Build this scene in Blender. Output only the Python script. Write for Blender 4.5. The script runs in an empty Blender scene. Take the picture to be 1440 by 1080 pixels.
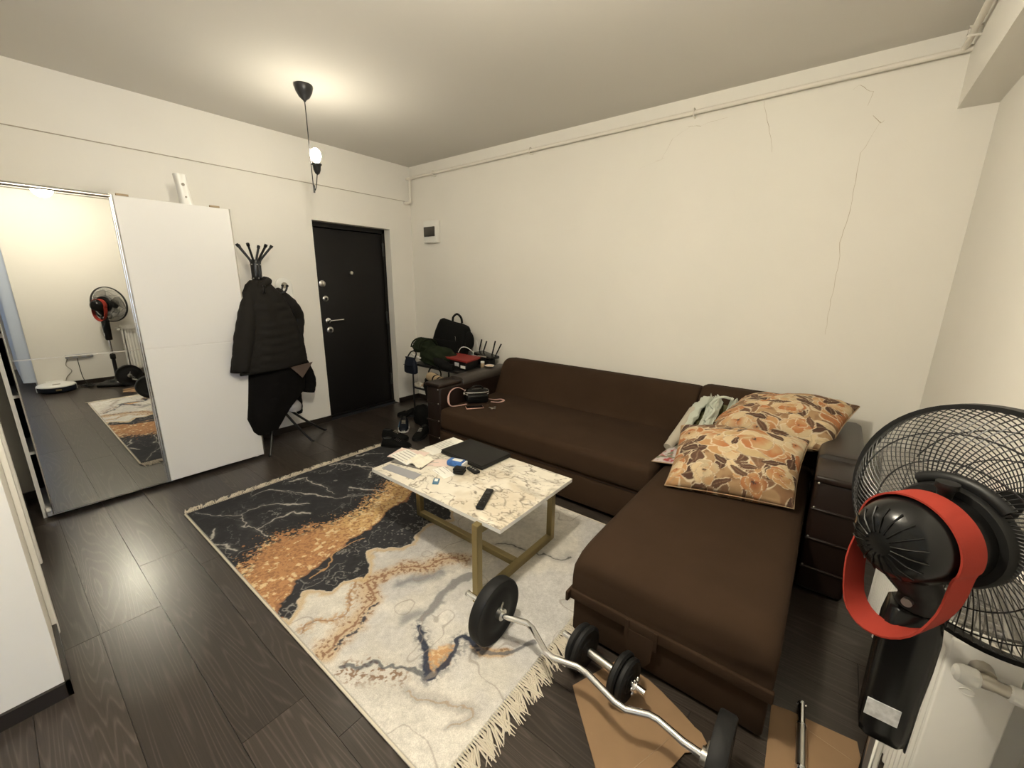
import bpy, bmesh, math, random
import numpy as np
from mathutils import Vector, Matrix

random.seed(7)
scene = bpy.context.scene
COL = scene.collection

# ------------------------------------------------------------------ camera
cam_data = bpy.data.cameras.new('camera')
cam_data.sensor_fit = 'HORIZONTAL'
cam_data.sensor_width = 36.0
cam_data.lens = 576.6 / 1440.0 * 36.0
cam_data.clip_start = 0.02
cam_data.clip_end = 60
cam = bpy.data.objects.new('camera', cam_data)
COL.objects.link(cam)
_yaw, _pitch, _roll = 2.232, -0.244, 0.012
_fw = Vector((math.cos(_pitch) * math.cos(_yaw), math.cos(_pitch) * math.sin(_yaw), math.sin(_pitch)))
_r = _fw.cross(Vector((0, 0, 1))).normalized()
_u = _r.cross(_fw)
_r2 = _r * math.cos(_roll) + _u * math.sin(_roll)
_u2 = -_r * math.sin(_roll) + _u * math.cos(_roll)
_m = Matrix((_r2, _u2, -_fw)).transposed().to_4x4()
_m.translation = Vector((4.148, -3.346, 1.486))
cam.matrix_world = _m
scene.camera = cam

# ------------------------------------------------------------------ light set-up
scene.view_settings.view_transform = 'Standard'
scene.view_settings.look = 'None'
scene.view_settings.gamma = 1.0
scene.view_settings.use_curve_mapping = False
scene.view_settings.exposure = 0.22
BULB = 215.0          # radiance of the pendant bulb in view
BULB2 = 400.0         # radiance of the opal globe above the rug's near end (seen in the mirror)
BULB_COL = (1.0, 0.915, 0.73)
scene.cycles.sample_clamp_indirect = 40.0      # keep the lamp's glare on the floor
world = bpy.data.worlds.new('world')
scene.world = world
world.use_nodes = True
_bg = world.node_tree.nodes['Background']
_bg.inputs['Color'].default_value = (0.50, 0.68, 1.0, 1)      # overcast dusk
_bg.inputs['Strength'].default_value = 7.0
_pl = bpy.data.lights.new('window_portal', 'AREA')
_pl.shape = 'RECTANGLE'; _pl.size = 1.5; _pl.size_y = 1.6
_pl.cycles.is_portal = True
_po = bpy.data.objects.new('window_portal', _pl); COL.objects.link(_po)
_po.location = (6.44, -4.2, 1.5); _po.rotation_euler = (0, math.radians(90), 0)

# ------------------------------------------------------------------ materials
MATS = {}
def s2l(c):
    return tuple(((v / 255.0) / 12.92 if v / 255.0 <= 0.04045 else (((v / 255.0) + 0.055) / 1.055) ** 2.4) for v in c)
def mat(name, col=(0.8, 0.8, 0.8), rough=0.5, metal=0.0, spec=0.5, bump=0.0, bscale=60.0, var=0.0, vscale=8.0,
        emit=None, estr=0.0, trans=0.0, alpha=1.0, coat=0.0, sheen=0.0):
    m = bpy.data.materials.new(name); m.use_nodes = True
    nt = m.node_tree; b = nt.nodes['Principled BSDF']
    b.inputs['Base Color'].default_value = (*col, 1)
    b.inputs['Roughness'].default_value = rough
    b.inputs['Metallic'].default_value = metal
    b.inputs['Specular IOR Level'].default_value = spec
    b.inputs['Coat Weight'].default_value = coat
    b.inputs['Sheen Weight'].default_value = sheen
    b.inputs['Transmission Weight'].default_value = trans
    b.inputs['Alpha'].default_value = alpha
    if emit:
        b.inputs['Emission Color'].default_value = (*emit, 1); b.inputs['Emission Strength'].default_value = estr
    if bump or var:
        tc = nt.nodes.new('ShaderNodeTexCoord')
    if bump:
        n = nt.nodes.new('ShaderNodeTexNoise'); n.inputs['Scale'].default_value = bscale; n.inputs['Detail'].default_value = 4
        bp = nt.nodes.new('ShaderNodeBump'); bp.inputs['Strength'].default_value = bump; bp.inputs['Distance'].default_value = 0.004
        nt.links.new(tc.outputs['Object'], n.inputs['Vector']); nt.links.new(n.outputs['Fac'], bp.inputs['Height'])
        nt.links.new(bp.outputs['Normal'], b.inputs['Normal'])
    if var:
        n2 = nt.nodes.new('ShaderNodeTexNoise'); n2.inputs['Scale'].default_value = vscale; n2.inputs['Detail'].default_value = 5
        rp = nt.nodes.new('ShaderNodeValToRGB')
        rp.color_ramp.elements[0].position = 0.3; rp.color_ramp.elements[1].position = 0.7
        rp.color_ramp.elements[0].color = (*[c * (1 - var) for c in col], 1)
        rp.color_ramp.elements[1].color = (*[min(1, c * (1 + var)) for c in col], 1)
        nt.links.new(tc.outputs['Object'], n2.inputs['Vector']); nt.links.new(n2.outputs['Fac'], rp.inputs['Fac'])
        nt.links.new(rp.outputs['Color'], b.inputs['Base Color'])
    MATS[name] = m
    return m
def attr_mat(name, rough=0.85, bump=0.2, bscale=400.0, grain=0.12, gscale=300.0, sheen=0.0):
    """colour printed on the fabric, held in the mesh attribute 'print', with woven grain on top"""
    m = mat(name, rough=rough, bump=bump, bscale=bscale, sheen=sheen); nt = m.node_tree; b = nt.nodes['Principled BSDF']
    at = nt.nodes.new('ShaderNodeAttribute'); at.attribute_name = 'print'
    n = nt.nodes.new('ShaderNodeTexNoise'); n.inputs['Scale'].default_value = gscale; n.inputs['Detail'].default_value = 3
    tc = nt.nodes.new('ShaderNodeTexCoord'); nt.links.new(tc.outputs['Object'], n.inputs['Vector'])
    mr = nt.nodes.new('ShaderNodeMapRange'); mr.inputs[1].default_value = 0.3; mr.inputs[2].default_value = 0.7
    mr.inputs[3].default_value = 1 - grain; mr.inputs[4].default_value = 1 + grain
    mx = nt.nodes.new('ShaderNodeVectorMath'); mx.operation = 'MULTIPLY'
    nt.links.new(n.outputs['Fac'], mr.inputs['Value']); nt.links.new(at.outputs['Color'], mx.inputs[0]); nt.links.new(mr.outputs['Result'], mx.inputs[1])
    nt.links.new(mx.outputs['Vector'], b.inputs['Base Color'])
    return m

mat('wall', (0.78, 0.755, 0.70), 0.85, spec=0.2, bump=0.05, bscale=35, var=0.02, vscale=1.5)
mat('ceiling', (0.66, 0.635, 0.59), 0.9, spec=0.15, bump=0.04, bscale=40)
mat('crack', (0.42, 0.35, 0.26), 0.9)
mat('white_paint', (0.80, 0.785, 0.75), 0.45, bump=0.02)
mat('pipe_paint', (0.76, 0.72, 0.65), 0.45, bump=0.05, bscale=80)
mat('baseboard', (0.018, 0.013, 0.010), 0.45)
mat('subfloor', (0.010, 0.008, 0.006), 0.8)
mat('door_black', (0.009, 0.008, 0.008), 0.5, spec=0.25, bump=0.05, bscale=150)
mat('chrome', (0.80, 0.80, 0.80), 0.16, 1.0)
mat('steel', (0.62, 0.60, 0.56), 0.30, 1.0)
mat('alu', (0.75, 0.74, 0.72), 0.22, 1.0)
mat('mirror', (0.64, 0.645, 0.635), 0.0, 1.0)
mat('ward_white', (0.78, 0.77, 0.75), 0.35, spec=0.4)
mat('ward_dark', (0.02, 0.022, 0.03), 0.7)
mat('black_metal', (0.012, 0.012, 0.013), 0.35)
mat('black_plastic', (0.008, 0.008, 0.008), 0.45, spec=0.3, bump=0.02, bscale=200)
mat('black_gloss', (0.005, 0.005, 0.005), 0.25, spec=0.3)
mat('rubber', (0.010, 0.010, 0.0105), 0.6, spec=0.3, bump=0.1, bscale=300)
mat('puffer', (0.013, 0.0115, 0.010), 0.8, spec=0.2, bump=0.25, bscale=45)
mat('coat_wool', (0.006, 0.0055, 0.0055), 0.95, spec=0.1, bump=0.2, bscale=90)
mat('lining', (0.085, 0.058, 0.045), 0.7, bump=0.2, bscale=40)
mat('grey_felt', (0.30, 0.30, 0.32), 0.9)
mat('sofa_fabric', (0.040, 0.023, 0.0135), 0.95, spec=0.15, bump=0.18, bscale=500, var=0.10, vscale=5)
mat('sofa_leather', (0.014, 0.0075, 0.0055), 0.35, spec=0.35, bump=0.06, bscale=120)
mat('leather_pad', (0.035, 0.028, 0.023), 0.38, bump=0.05, bscale=150)
mat('gold', (0.33, 0.265, 0.13), 0.42, 0.85)
mat('cardboard', (0.28, 0.175, 0.095), 0.9, bump=0.05, var=0.08, vscale=6)
mat('cardboard_edge', (0.36, 0.25, 0.15), 0.9)
mat('red_strap', (0.27, 0.030, 0.018), 0.75, spec=0.2, bump=0.08, bscale=500)
mat('radiator', (0.74, 0.72, 0.68), 0.35)
mat('valve_metal', (0.45, 0.42, 0.37), 0.35, 1.0)
mat('paper', (0.80, 0.78, 0.72), 0.8)
mat('paper_pink', (0.72, 0.58, 0.52), 0.8)
mat('paper_grey', (0.15, 0.14, 0.13), 0.6)
mat('tissue', (0.80, 0.76, 0.64), 0.9, bump=0.3, bscale=30)
mat('ink', (0.42, 0.40, 0.37), 0.8)
mat('blue_pack', (0.04, 0.14, 0.42), 0.35, bump=0.2, bscale=40, var=0.4, vscale=30)
mat('white_plastic', (0.78, 0.77, 0.73), 0.35)
mat('smoke_window', (0.05, 0.045, 0.04), 0.2)
mat('laptop', (0.014, 0.013, 0.012), 0.5, spec=0.25, bump=0.03, bscale=300)
mat('blue_card', (0.06, 0.16, 0.26), 0.4)
mat('red_book', (0.24, 0.020, 0.016), 0.6)
mat('black_cloth', (0.006, 0.006, 0.006), 0.9, spec=0.15, bump=0.35, bscale=60)
mat('green_cloth', (0.012, 0.017, 0.008), 0.9, spec=0.15, bump=0.4, bscale=30, var=0.3, vscale=12)
mat('navy', (0.006, 0.009, 0.018), 0.6, spec=0.25, bump=0.1, bscale=60)
mat('tan', (0.36, 0.27, 0.17), 0.8, bump=0.2, bscale=60)
mat('pink_strap', (0.58, 0.36, 0.32), 0.5)
mat('rose_gold', (0.65, 0.38, 0.30), 0.3, 0.8)
mat('screen', (0.012, 0.010, 0.010), 0.12)
mat('silver_zip', (0.75, 0.73, 0.70), 0.25, 1.0)
mat('olive', (0.085, 0.080, 0.030), 0.9, bump=0.4, bscale=40)
mat('mint', (0.50, 0.53, 0.46), 0.9, bump=0.4, bscale=40)
mat('sock', (0.46, 0.42, 0.34), 0.95, bump=0.4, bscale=70)
mat('curtain', (0.55, 0.62, 0.74), 0.8, trans=0.0)  # white cloth; the blue of the window daylight is painted into its colour
mat('cable_grey', (0.30, 0.27, 0.22), 0.6)
mat('wall_line', (0.45, 0.40, 0.33), 0.8)
mat('cable_black', (0.012, 0.012, 0.012), 0.5)
mat('sticker', (0.55, 0.55, 0.55), 0.4, var=0.25, vscale=90)
mat('blade_smoke', (0.42, 0.40, 0.36), 0.2, alpha=0.45)
mat('glass', (1, 1, 1), 0.0, trans=1.0)
mat('blue_bright', (0.03, 0.16, 0.34), 0.5)
mat('ceramic', (0.62, 0.45, 0.34), 0.3, var=0.4, vscale=60)
mat('bulb_lit', (1, 0.9, 0.7), 0.4, emit=BULB_COL, estr=BULB)
mat('bulb_lit2', (1, 0.9, 0.7), 0.4, emit=BULB_COL, estr=BULB2)
mat('fringe', (0.62, 0.56, 0.46), 0.95, bump=0.2, bscale=300)
attr_mat('rug_print', 0.95, 0.25, 350, 0.16, 260)
attr_mat('floral_print', 0.85, 0.12, 500, 0.05, 500)
attr_mat('marble_print', 0.18, 0.0, 10, 0.03, 30)

# wooden floor planks: dark brown with brushed lighter grain, varied per plank
def wood():
    m = bpy.data.materials.new('plank_wood'); m.use_nodes = True; MATS['plank_wood'] = m
    nt = m.node_tree; N = nt.nodes; L = nt.links; b = N['Principled BSDF']
    tc = N.new('ShaderNodeTexCoord'); oi = N.new('ShaderNodeObjectInfo')
    mul = N.new('ShaderNodeMath'); mul.operation = 'MULTIPLY'; mul.inputs[1].default_value = 37.0
    L.new(oi.outputs['Random'], mul.inputs[0])
    cx = N.new('ShaderNodeCombineXYZ'); L.new(mul.outputs[0], cx.inputs[0]); L.new(mul.outputs[0], cx.inputs[1])
    add = N.new('ShaderNodeVectorMath'); add.operation = 'ADD'; L.new(tc.outputs['Object'], add.inputs[0]); L.new(cx.outputs[0], add.inputs[1])
    # broad cathedral figure
    mp = N.new('ShaderNodeMapping'); mp.inputs['Scale'].default_value = (0.42, 6.5, 1.0); L.new(add.outputs[0], mp.inputs['Vector'])
    n1 = N.new('ShaderNodeTexNoise'); n1.inputs['Scale'].default_value = 1.5; n1.inputs['Detail'].default_value = 1.0; n1.inputs['Distortion'].default_value = 0.25
    L.new(mp.outputs[0], n1.inputs['Vector'])
    k = N.new('ShaderNodeMath'); k.operation = 'MULTIPLY'; k.inputs[1].default_value = 20.0; L.new(n1.outputs['Fac'], k.inputs[0])
    fr = N.new('ShaderNodeMath'); fr.operation = 'FRACT'; L.new(k.outputs[0], fr.inputs[0])
    r1 = N.new('ShaderNodeValToRGB'); e = r1.color_ramp.elements
    e[0].position = 0.0; e[0].color = (1, 1, 1, 1); e[1].position = 0.28; e[1].color = (0, 0, 0, 1)
    e2 = r1.color_ramp.elements.new(0.85); e2.color = (0, 0, 0, 1); e3 = r1.color_ramp.elements.new(1.0); e3.color = (0.8, 0.8, 0.8, 1)
    L.new(fr.outputs[0], r1.inputs['Fac'])
    # fine pores
    mp2 = N.new('ShaderNodeMapping'); mp2.inputs['Scale'].default_value = (6.0, 220.0, 1.0); L.new(add.outputs[0], mp2.inputs['Vector'])
    n2 = N.new('ShaderNodeTexNoise'); n2.inputs['Scale'].default_value = 1.0; n2.inputs['Detail'].default_value = 3.0; L.new(mp2.outputs[0], n2.inputs['Vector'])
    n3 = N.new('ShaderNodeTexNoise'); n3.inputs['Scale'].default_value = 3.0; n3.inputs['Detail'].default_value = 3.0; L.new(add.outputs[0], n3.inputs['Vector'])
    m1 = N.new('ShaderNodeMath'); m1.operation = 'MULTIPLY'; L.new(r1.outputs['Color'], m1.inputs[0]); L.new(n2.outputs['Fac'], m1.inputs[1])
    m2 = N.new('ShaderNodeMath'); m2.operation = 'MULTIPLY'; L.new(m1.outputs[0], m2.inputs[0]); L.new(n3.outputs['Fac'], m2.inputs[1])
    m3 = N.new('ShaderNodeMath'); m3.operation = 'MULTIPLY_ADD'; m3.inputs[1].default_value = 1.6; L.new(m2.outputs[0], m3.inputs[0])
    m4 = N.new('ShaderNodeMath'); m4.operation = 'MULTIPLY'; m4.inputs[1].default_value = 0.35; L.new(n2.outputs['Fac'], m4.inputs[0])
    L.new(m4.outputs[0], m3.inputs[2])
    r2 = N.new('ShaderNodeValToRGB'); e = r2.color_ramp.elements
    e[0].position = 0.08; e[0].color = (0.029, 0.0225, 0.0185, 1); e[1].position = 0.95; e[1].color = (0.095, 0.077, 0.065, 1)
    L.new(m3.outputs[0], r2.inputs['Fac'])
    mr = N.new('ShaderNodeMapRange'); mr.inputs[3].default_value = 0.8; mr.inputs[4].default_value = 1.25; L.new(oi.outputs['Random'], mr.inputs['Value'])
    vm = N.new('ShaderNodeVectorMath'); vm.operation = 'MULTIPLY'; L.new(r2.outputs['Color'], vm.inputs[0]); L.new(mr.outputs['Result'], vm.inputs[1])
    L.new(vm.outputs[0], b.inputs['Base Color'])
    b.inputs['Roughness'].default_value = 0.28; b.inputs['Specular IOR Level'].default_value = 0.5
    bp = N.new('ShaderNodeBump'); bp.inputs['Strength'].default_value = 0.10; bp.inputs['Distance'].default_value = 0.002
    L.new(m3.outputs[0], bp.inputs['Height']); L.new(bp.outputs['Normal'], b.inputs['Normal'])
wood()

# ------------------------------------------------------------------ mesh building
class B:
    def __init__(self): self.v = []; self.f = []
    def add(self, vs, fs):
        o = len(self.v); self.v += [tuple(v) for v in vs]; self.f += [tuple(i + o for i in q) for q in fs]; return self
    def box(self, c, s, rz=0.0, R=None):
        x, y, z = s[0] / 2, s[1] / 2, s[2] / 2
        vs = [Vector(p) for p in ((-x,-y,-z),(x,-y,-z),(x,y,-z),(-x,y,-z),(-x,-y,z),(x,-y,z),(x,y,z),(-x,y,z))]
        M = R if R is not None else Matrix.Rotation(rz, 3, 'Z')
        vs = [M @ v + Vector(c) for v in vs]
        return self.add(vs, [(0,3,2,1),(4,5,6,7),(0,1,5,4),(1,2,6,5),(2,3,7,6),(3,0,4,7)])
    def mm(self, a, b):
        return self.box([(a[i] + b[i]) / 2 for i in range(3)], [abs(b[i] - a[i]) for i in range(3)])
    def rbox(self, c, s, r, seg=2, rz=0.0, R=None):
        bm = bmesh.new(); bmesh.ops.create_cube(bm, size=1.0)
        for v in bm.verts: v.co = Vector((v.co.x * s[0], v.co.y * s[1], v.co.z * s[2]))
        bmesh.ops.bevel(bm, geom=list(bm.edges), offset=min(r, min(s) * 0.49), segments=seg, profile=0.5, affect='EDGES')
        M = R if R is not None else Matrix.Rotation(rz, 3, 'Z')
        bm.verts.index_update()
        vs = [M @ v.co + Vector(c) for v in bm.verts]; fs = [[v.index for v in f.verts] for f in bm.faces]
        bm.free(); return self.add(vs, fs)
    def loft(self, rings, cap=True, closed=False):
        n = len(rings[0]); vs = [p for r in rings for p in r]; fs = []
        m = len(rings)
        for i in range(m if closed else m - 1):
            a, b = i * n, ((i + 1) % m) * n
            for j in range(n):
                k = (j + 1) % n; fs.append((a + j, a + k, b + k, b + j))
        if cap and not closed:
            fs.append(tuple(range(n - 1, -1, -1))); fs.append(tuple((m - 1) * n + j for j in range(n)))
        return self.add(vs, fs)
    def tube(self, pts, r, n=8, closed=False, cap=True):
        pts = [Vector(p) for p in pts]; m = len(pts)
        rs = r if isinstance(r, (list, tuple)) else [r] * m
        rings = []; ref = None
        for i, p in enumerate(pts):
            if closed: t = pts[(i + 1) % m] - pts[i - 1]
            else: t = pts[min(i + 1, m - 1)] - pts[max(i - 1, 0)]
            t.normalize()
            if ref is None:
                ref = Vector((0, 0, 1)) if abs(t.z) < 0.9 else Vector((1, 0, 0))
            a = (ref - t * ref.dot(t))
            if a.length < 1e-6: a = t.orthogonal()
            a.normalize(); b = t.cross(a); ref = a
            rings.append([p + (a * math.cos(q) + b * math.sin(q)) * rs[i] for q in (2 * math.pi * k / n for k in range(n))])
        return self.loft(rings, cap, closed)
    def cyl(self, p0, p1, r, n=24, r1=None):
        return self.tube([p0, p1], [r, r if r1 is None else r1], n)
    def lathe(self, prof, o=(0, 0, 0), ax=(0, 0, 1), n=32):
        """prof: list of (radius, height along axis)"""
        ax = Vector(ax).normalized(); a = ax.orthogonal().normalized(); b = ax.cross(a); o = Vector(o)
        rings = [[o + ax * h + (a * math.cos(q) + b * math.sin(q)) * max(r, 1e-4) for q in (2 * math.pi * k / n for k in range(n))] for r, h in prof]
        return self.loft(rings)
    def prism(self, poly, z0, z1):
        n = len(poly)
        vs = [(x, y, z0) for x, y in poly] + [(x, y, z1) for x, y in poly]
        a = sum(poly[i][0] * poly[(i + 1) % n][1] - poly[(i + 1) % n][0] * poly[i][1] for i in range(n))
        fs = [tuple(range(n - 1, -1, -1)), tuple(range(n, 2 * n))] + [(i, (i + 1) % n, (i + 1) % n + n, i + n) for i in range(n)]
        if a < 0: fs = [tuple(reversed(f)) for f in fs]
        return self.add(vs, fs)
    def sphere(self, c, r, n=16, sc=(1, 1, 1)):
        prof = [(math.sin(math.pi * i / n), -math.cos(math.pi * i / n)) for i in range(n + 1)]
        o = len(self.v); self.lathe(prof, n=2 * n)
        self.v[o:] = [(c[0] + x * r * sc[0], c[1] + y * r * sc[1], c[2] + z * r * sc[2]) for x, y, z in self.v[o:]]
        return self
    def xf(self, M):
        self.v = [tuple(M @ Vector(v)) for v in self.v]; return self

def smooth_curve(pts, k=6, closed=False):
    P = [Vector(p) for p in pts]; n = len(P); out = []
    rng = range(n) if closed else range(n - 1)
    for i in rng:
        if closed: p0, p1, p2, p3 = P[i - 1], P[i], P[(i + 1) % n], P[(i + 2) % n]
        else: p0, p1, p2, p3 = P[max(i - 1, 0)], P[i], P[i + 1], P[min(i + 2, n - 1)]
        for j in range(k):
            t = j / k
            out.append(0.5 * ((2 * p1) + (p2 - p0) * t + (2 * p0 - 5 * p1 + 4 * p2 - p3) * t * t + (3 * p1 - p0 - 3 * p2 + p3) * t ** 3))
    if not closed: out.append(P[-1])
    return out

def fix_normals(me):
    bm = bmesh.new(); bm.from_mesh(me); bmesh.ops.recalc_face_normals(bm, faces=bm.faces); bm.to_mesh(me); bm.free()

LOC = {}   # roots whose parts are given in room coordinates
def make(name, b, m, parent=None, smooth=None, loc=None, rotz=0.0, world=True):
    """one mesh object. Without a parent its origin is put at loc (default: base centre of the mesh)."""
    vs = np.array(b.v, dtype=float)
    off = None
    if parent is None:
        if loc is None: loc = ((vs[:, 0].min() + vs[:, 0].max()) / 2, (vs[:, 1].min() + vs[:, 1].max()) / 2, vs[:, 2].min())
        if world: off = np.array(loc)
    elif parent.name in LOC: off = LOC[parent.name]
    if off is not None: vs = vs - off
    me = bpy.data.meshes.new(name); me.from_pydata([tuple(v) for v in vs], [], b.f); me.update()
    fix_normals(me)
    me.materials.append(MATS[m])
    if smooth is not None:
        me.polygons.foreach_set('use_smooth', [True] * len(me.polygons))
        if smooth < 180:
            try: me.set_sharp_from_angle(angle=math.radians(smooth))
            except Exception: pass
    o = bpy.data.objects.new(name, me); COL.objects.link(o)
    if parent is not None:
        o.parent = parent
        if parent.name in LOC: LOC[o.name] = LOC[parent.name]
    else:
        o.location = loc; o.rotation_euler = (0, 0, rotz)
        if world: LOC[o.name] = np.array(loc, float)
    return o
def tag(o, label, cat, group=None):
    o['label'] = label; o['category'] = cat
    if group: o['group'] = group
    return o
def thing(name, label, cat, loc=(0, 0, 0), rotz=0.0, group=None, world=True):
    o = bpy.data.objects.new(name, None); COL.objects.link(o); o.empty_display_size = 0.05
    o.location = loc; o.rotation_euler = (0, 0, rotz)
    if world: LOC[o.name] = np.array(loc, float)
    return tag(o, label, cat, group)
def struct(name, b, m, parent=None, smooth=None):
    o = make(name, b, m, parent, smooth, loc=(0, 0, 0) if parent is None else None)
    if parent is None: o['kind'] = 'structure'
    return o
def copy_tree(o, parent=None):
    c = o.copy(); COL.objects.link(c); c.parent = parent
    for ch in o.children: copy_tree(ch, c)
    return c

# numpy noise for printed patterns
_rs = np.random.RandomState(3)
_lat = _rs.rand(256, 256)
def vnoise(x, y):
    xi = np.floor(x).astype(int); yi = np.floor(y).astype(int); fx = x - xi; fy = y - yi
    fx = fx * fx * (3 - 2 * fx); fy = fy * fy * (3 - 2 * fy)
    g = lambda a, b_: _lat[a & 255, b_ & 255]
    return (g(xi, yi) * (1 - fx) + g(xi + 1, yi) * fx) * (1 - fy) + (g(xi, yi + 1) * (1 - fx) + g(xi + 1, yi + 1) * fx) * fy
def fbm(x, y, o=4):
    s = 0; a = 0.5; t = 0
    for i in range(o):
        s = s + a * vnoise(x * 2 ** i + 17.3 * i, y * 2 ** i + 9.1 * i); t += a; a *= 0.55
    return s / t
def pdist(x, y, pl):
    d = np.full(x.shape, 1e9)
    for (ax, ay), (bx, by) in zip(pl[:-1], pl[1:]):
        dx, dy = bx - ax, by - ay; L2 = dx * dx + dy * dy + 1e-12
        t = np.clip(((x - ax) * dx + (y - ay) * dy) / L2, 0, 1)
        d = np.minimum(d, np.hypot(x - ax - t * dx, y - ay - t * dy))
    return d
def inside(x, y, poly):
    c = np.zeros(x.shape, bool); n = len(poly)
    for i in range(n):
        (ax, ay), (bx, by) = poly[i], poly[(i + 1) % n]
        if ay == by: continue
        k = ((ay > y) != (by > y)) & (x < (bx - ax) * (y - ay) / (by - ay) + ax)
        c ^= k
    return c
def sdf(x, y, poly):
    d = pdist(x, y, list(poly) + [poly[0]]); return np.where(inside(x, y, poly), -d, d)
def sst(a, b_, v):
    t = np.clip((v - a) / (b_ - a), 0, 1); return t * t * (3 - 2 * t)
def over(base, col, a):
    return base * (1 - a[..., None]) + np.array(col) * a[..., None]
def set_print(me, cols):
    at = me.attributes.new('print', 'FLOAT_COLOR', 'POINT')
    c = np.ones((len(me.vertices), 4), dtype=np.float32); c[:, :3] = cols.reshape(-1, 3)
    at.data.foreach_set('color', c.ravel())

# ------------------------------------------------------------------ the setting
H = 2.754; XR = 4.627
DY0, DY1, DZ = -1.209, -0.314, 2.05        # entrance door opening
b = B()
b.mm((-0.28, -3.60, 0), (0, DY0, H)); b.mm((-0.28, DY1, 0), (0, 0.20, H)); b.mm((-0.28, DY0, DZ), (0, DY1, H))
wall_left = struct('wall_left', b, 'wall')
wall_back = struct('wall_back', B().mm((0, 0, 0), (4.85, 0.20, H)), 'wall')
wall_right = struct('wall_right', B().mm((XR, -3.07, 0), (4.85, 0, H)), 'wall')
struct('wall_alcove', B().mm((4.85, -3.07, 0), (6.60, -2.87, H)), 'wall')
b = B(); PY = -3.405
b.mm((0, -3.55, 0), (1.03, PY, H)); b.mm((1.67, -3.55, 0), (2.15, PY, H)); b.mm((1.03, -3.55, 2.03), (1.67, PY, H))
b.mm((2.0, -5.4, 0), (2.15, -3.55, H))
wall_near = struct('wall_near', b, 'wall')
struct('wall_south', B().mm((2.15, -5.4, 0), (6.6, -5.2, H)), 'wall')
b = B(); wy0, wy1, wz0, wz1 = -4.95, -3.45, 0.70, 2.30
b.mm((6.40, -5.2, 0), (6.60, wy0, H)); b.mm((6.40, wy1, 0), (6.60, -3.07, H)); b.mm((6.40, wy0, 0), (6.60, wy1, wz0)); b.mm((6.40, wy0, wz1), (6.60, wy1, H))
struct('wall_window', b, 'wall')
struct('ceiling', B().mm((-0.28, -5.4, H), (6.6, 0.20, H + 0.12)), 'ceiling')
struct('ceiling_beam', B().mm((4.477, -3.07, 2.391), (XR, 0, H)), 'wall')
# window of the bay
b = B()
for y in (wy0 + 0.03, (wy0 + wy1) / 2, wy1 - 0.03): b.box((6.48, y, 1.5), (0.06, 0.06, 1.6))
for z in (wz0 + 0.03, wz1 - 0.03): b.box((6.48, -4.2, z), (0.06, 1.5, 0.06))
win = struct('window_1', b, 'white_paint')
for y in (-4.575, -3.825):
    make('pane', B().box((6.48, y, 1.5), (0.006, 0.68, 1.48)), 'glass', win)
make('window_sill', B().rbox((6.36, -4.2, 0.69), (0.18, 1.6, 0.03), 0.006), 'white_paint', win)

# floor: dark screed with planks laid along the long wall
floor = struct('floor', B().mm((-0.28, -5.4, -0.06), (6.6, 0.2, -0.010)), 'subfloor')
plank_mesh = {}
def plank(x0, x1, yc, w):
    L = round(x1 - x0, 3)
    key = (L, round(w, 3))
    if key not in plank_mesh:
        me = bpy.data.meshes.new('plank'); bb = B().box((0, 0, -0.004), (L - 0.0016, w - 0.0016, 0.008))
        me.from_pydata(bb.v, [], bb.f); me.update(); me.materials.append(MATS['plank_wood']); plank_mesh[key] = me
    o = bpy.data.objects.new('plank', plank_mesh[key]); COL.objects.link(o); o.parent = floor
    o.location = ((x0 + x1) / 2, yc, 0)
PW = 0.2075
row = 0
y = -5.2
rows = []
yy = -3.285
while yy > -5.2: yy -= PW
while yy < 0:
    rows.append((max(yy, -5.2), min(yy + PW, 0.0))); yy += PW
offs = {}
for i, (ya, yb) in enumerate(rows):
    mid = (ya + yb) / 2
    off = [0.30, 0.95, 0.55, 1.2, 0.1, 0.75][i % 6]
    if abs(mid + 3.39) < 0.11: off = 0.50
    if abs(mid + 3.18) < 0.10: off = 0.50      # joint at x = 1.88
    if abs(mid + 2.975) < 0.10: off = 0.07     # joint at x = 1.46
    X0, X1 = (0.0, XR if mid > -3.07 else 6.4)
    if mid < -3.405: X0 = 2.15
    x = off - 1.38
    while x < X1:
        a, c = max(x, X0), min(x + 1.38, X1)
        if c - a > 0.02: plank(a, c, mid, yb - ya)
        x += 1.38

# baseboards
def bboard(name, bx): struct(name, bx, 'baseboard')
b = B().mm((0, -3.405, 0), (0.014, DY0, 0.058)); b.mm((0, DY1, 0), (0.014, 0, 0.058)); bboard('baseboard_left', b)
bboard('baseboard_back', B().mm((0.014, -0.014, 0), (XR, 0, 0.058)))
bboard('baseboard_right', B().mm((XR - 0.014, -3.07, 0), (XR, -0.014, 0.058)))
b = B().mm((1.75, PY, 0), (2.164, PY + 0.014, 0.058)); b.mm((2.15, -5.2, 0), (2.164, PY + 0.014, 0.058)); b.mm((0.014, PY, 0), (0.95, PY + 0.014, 0.058)); bboard('baseboard_near', b)

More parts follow.
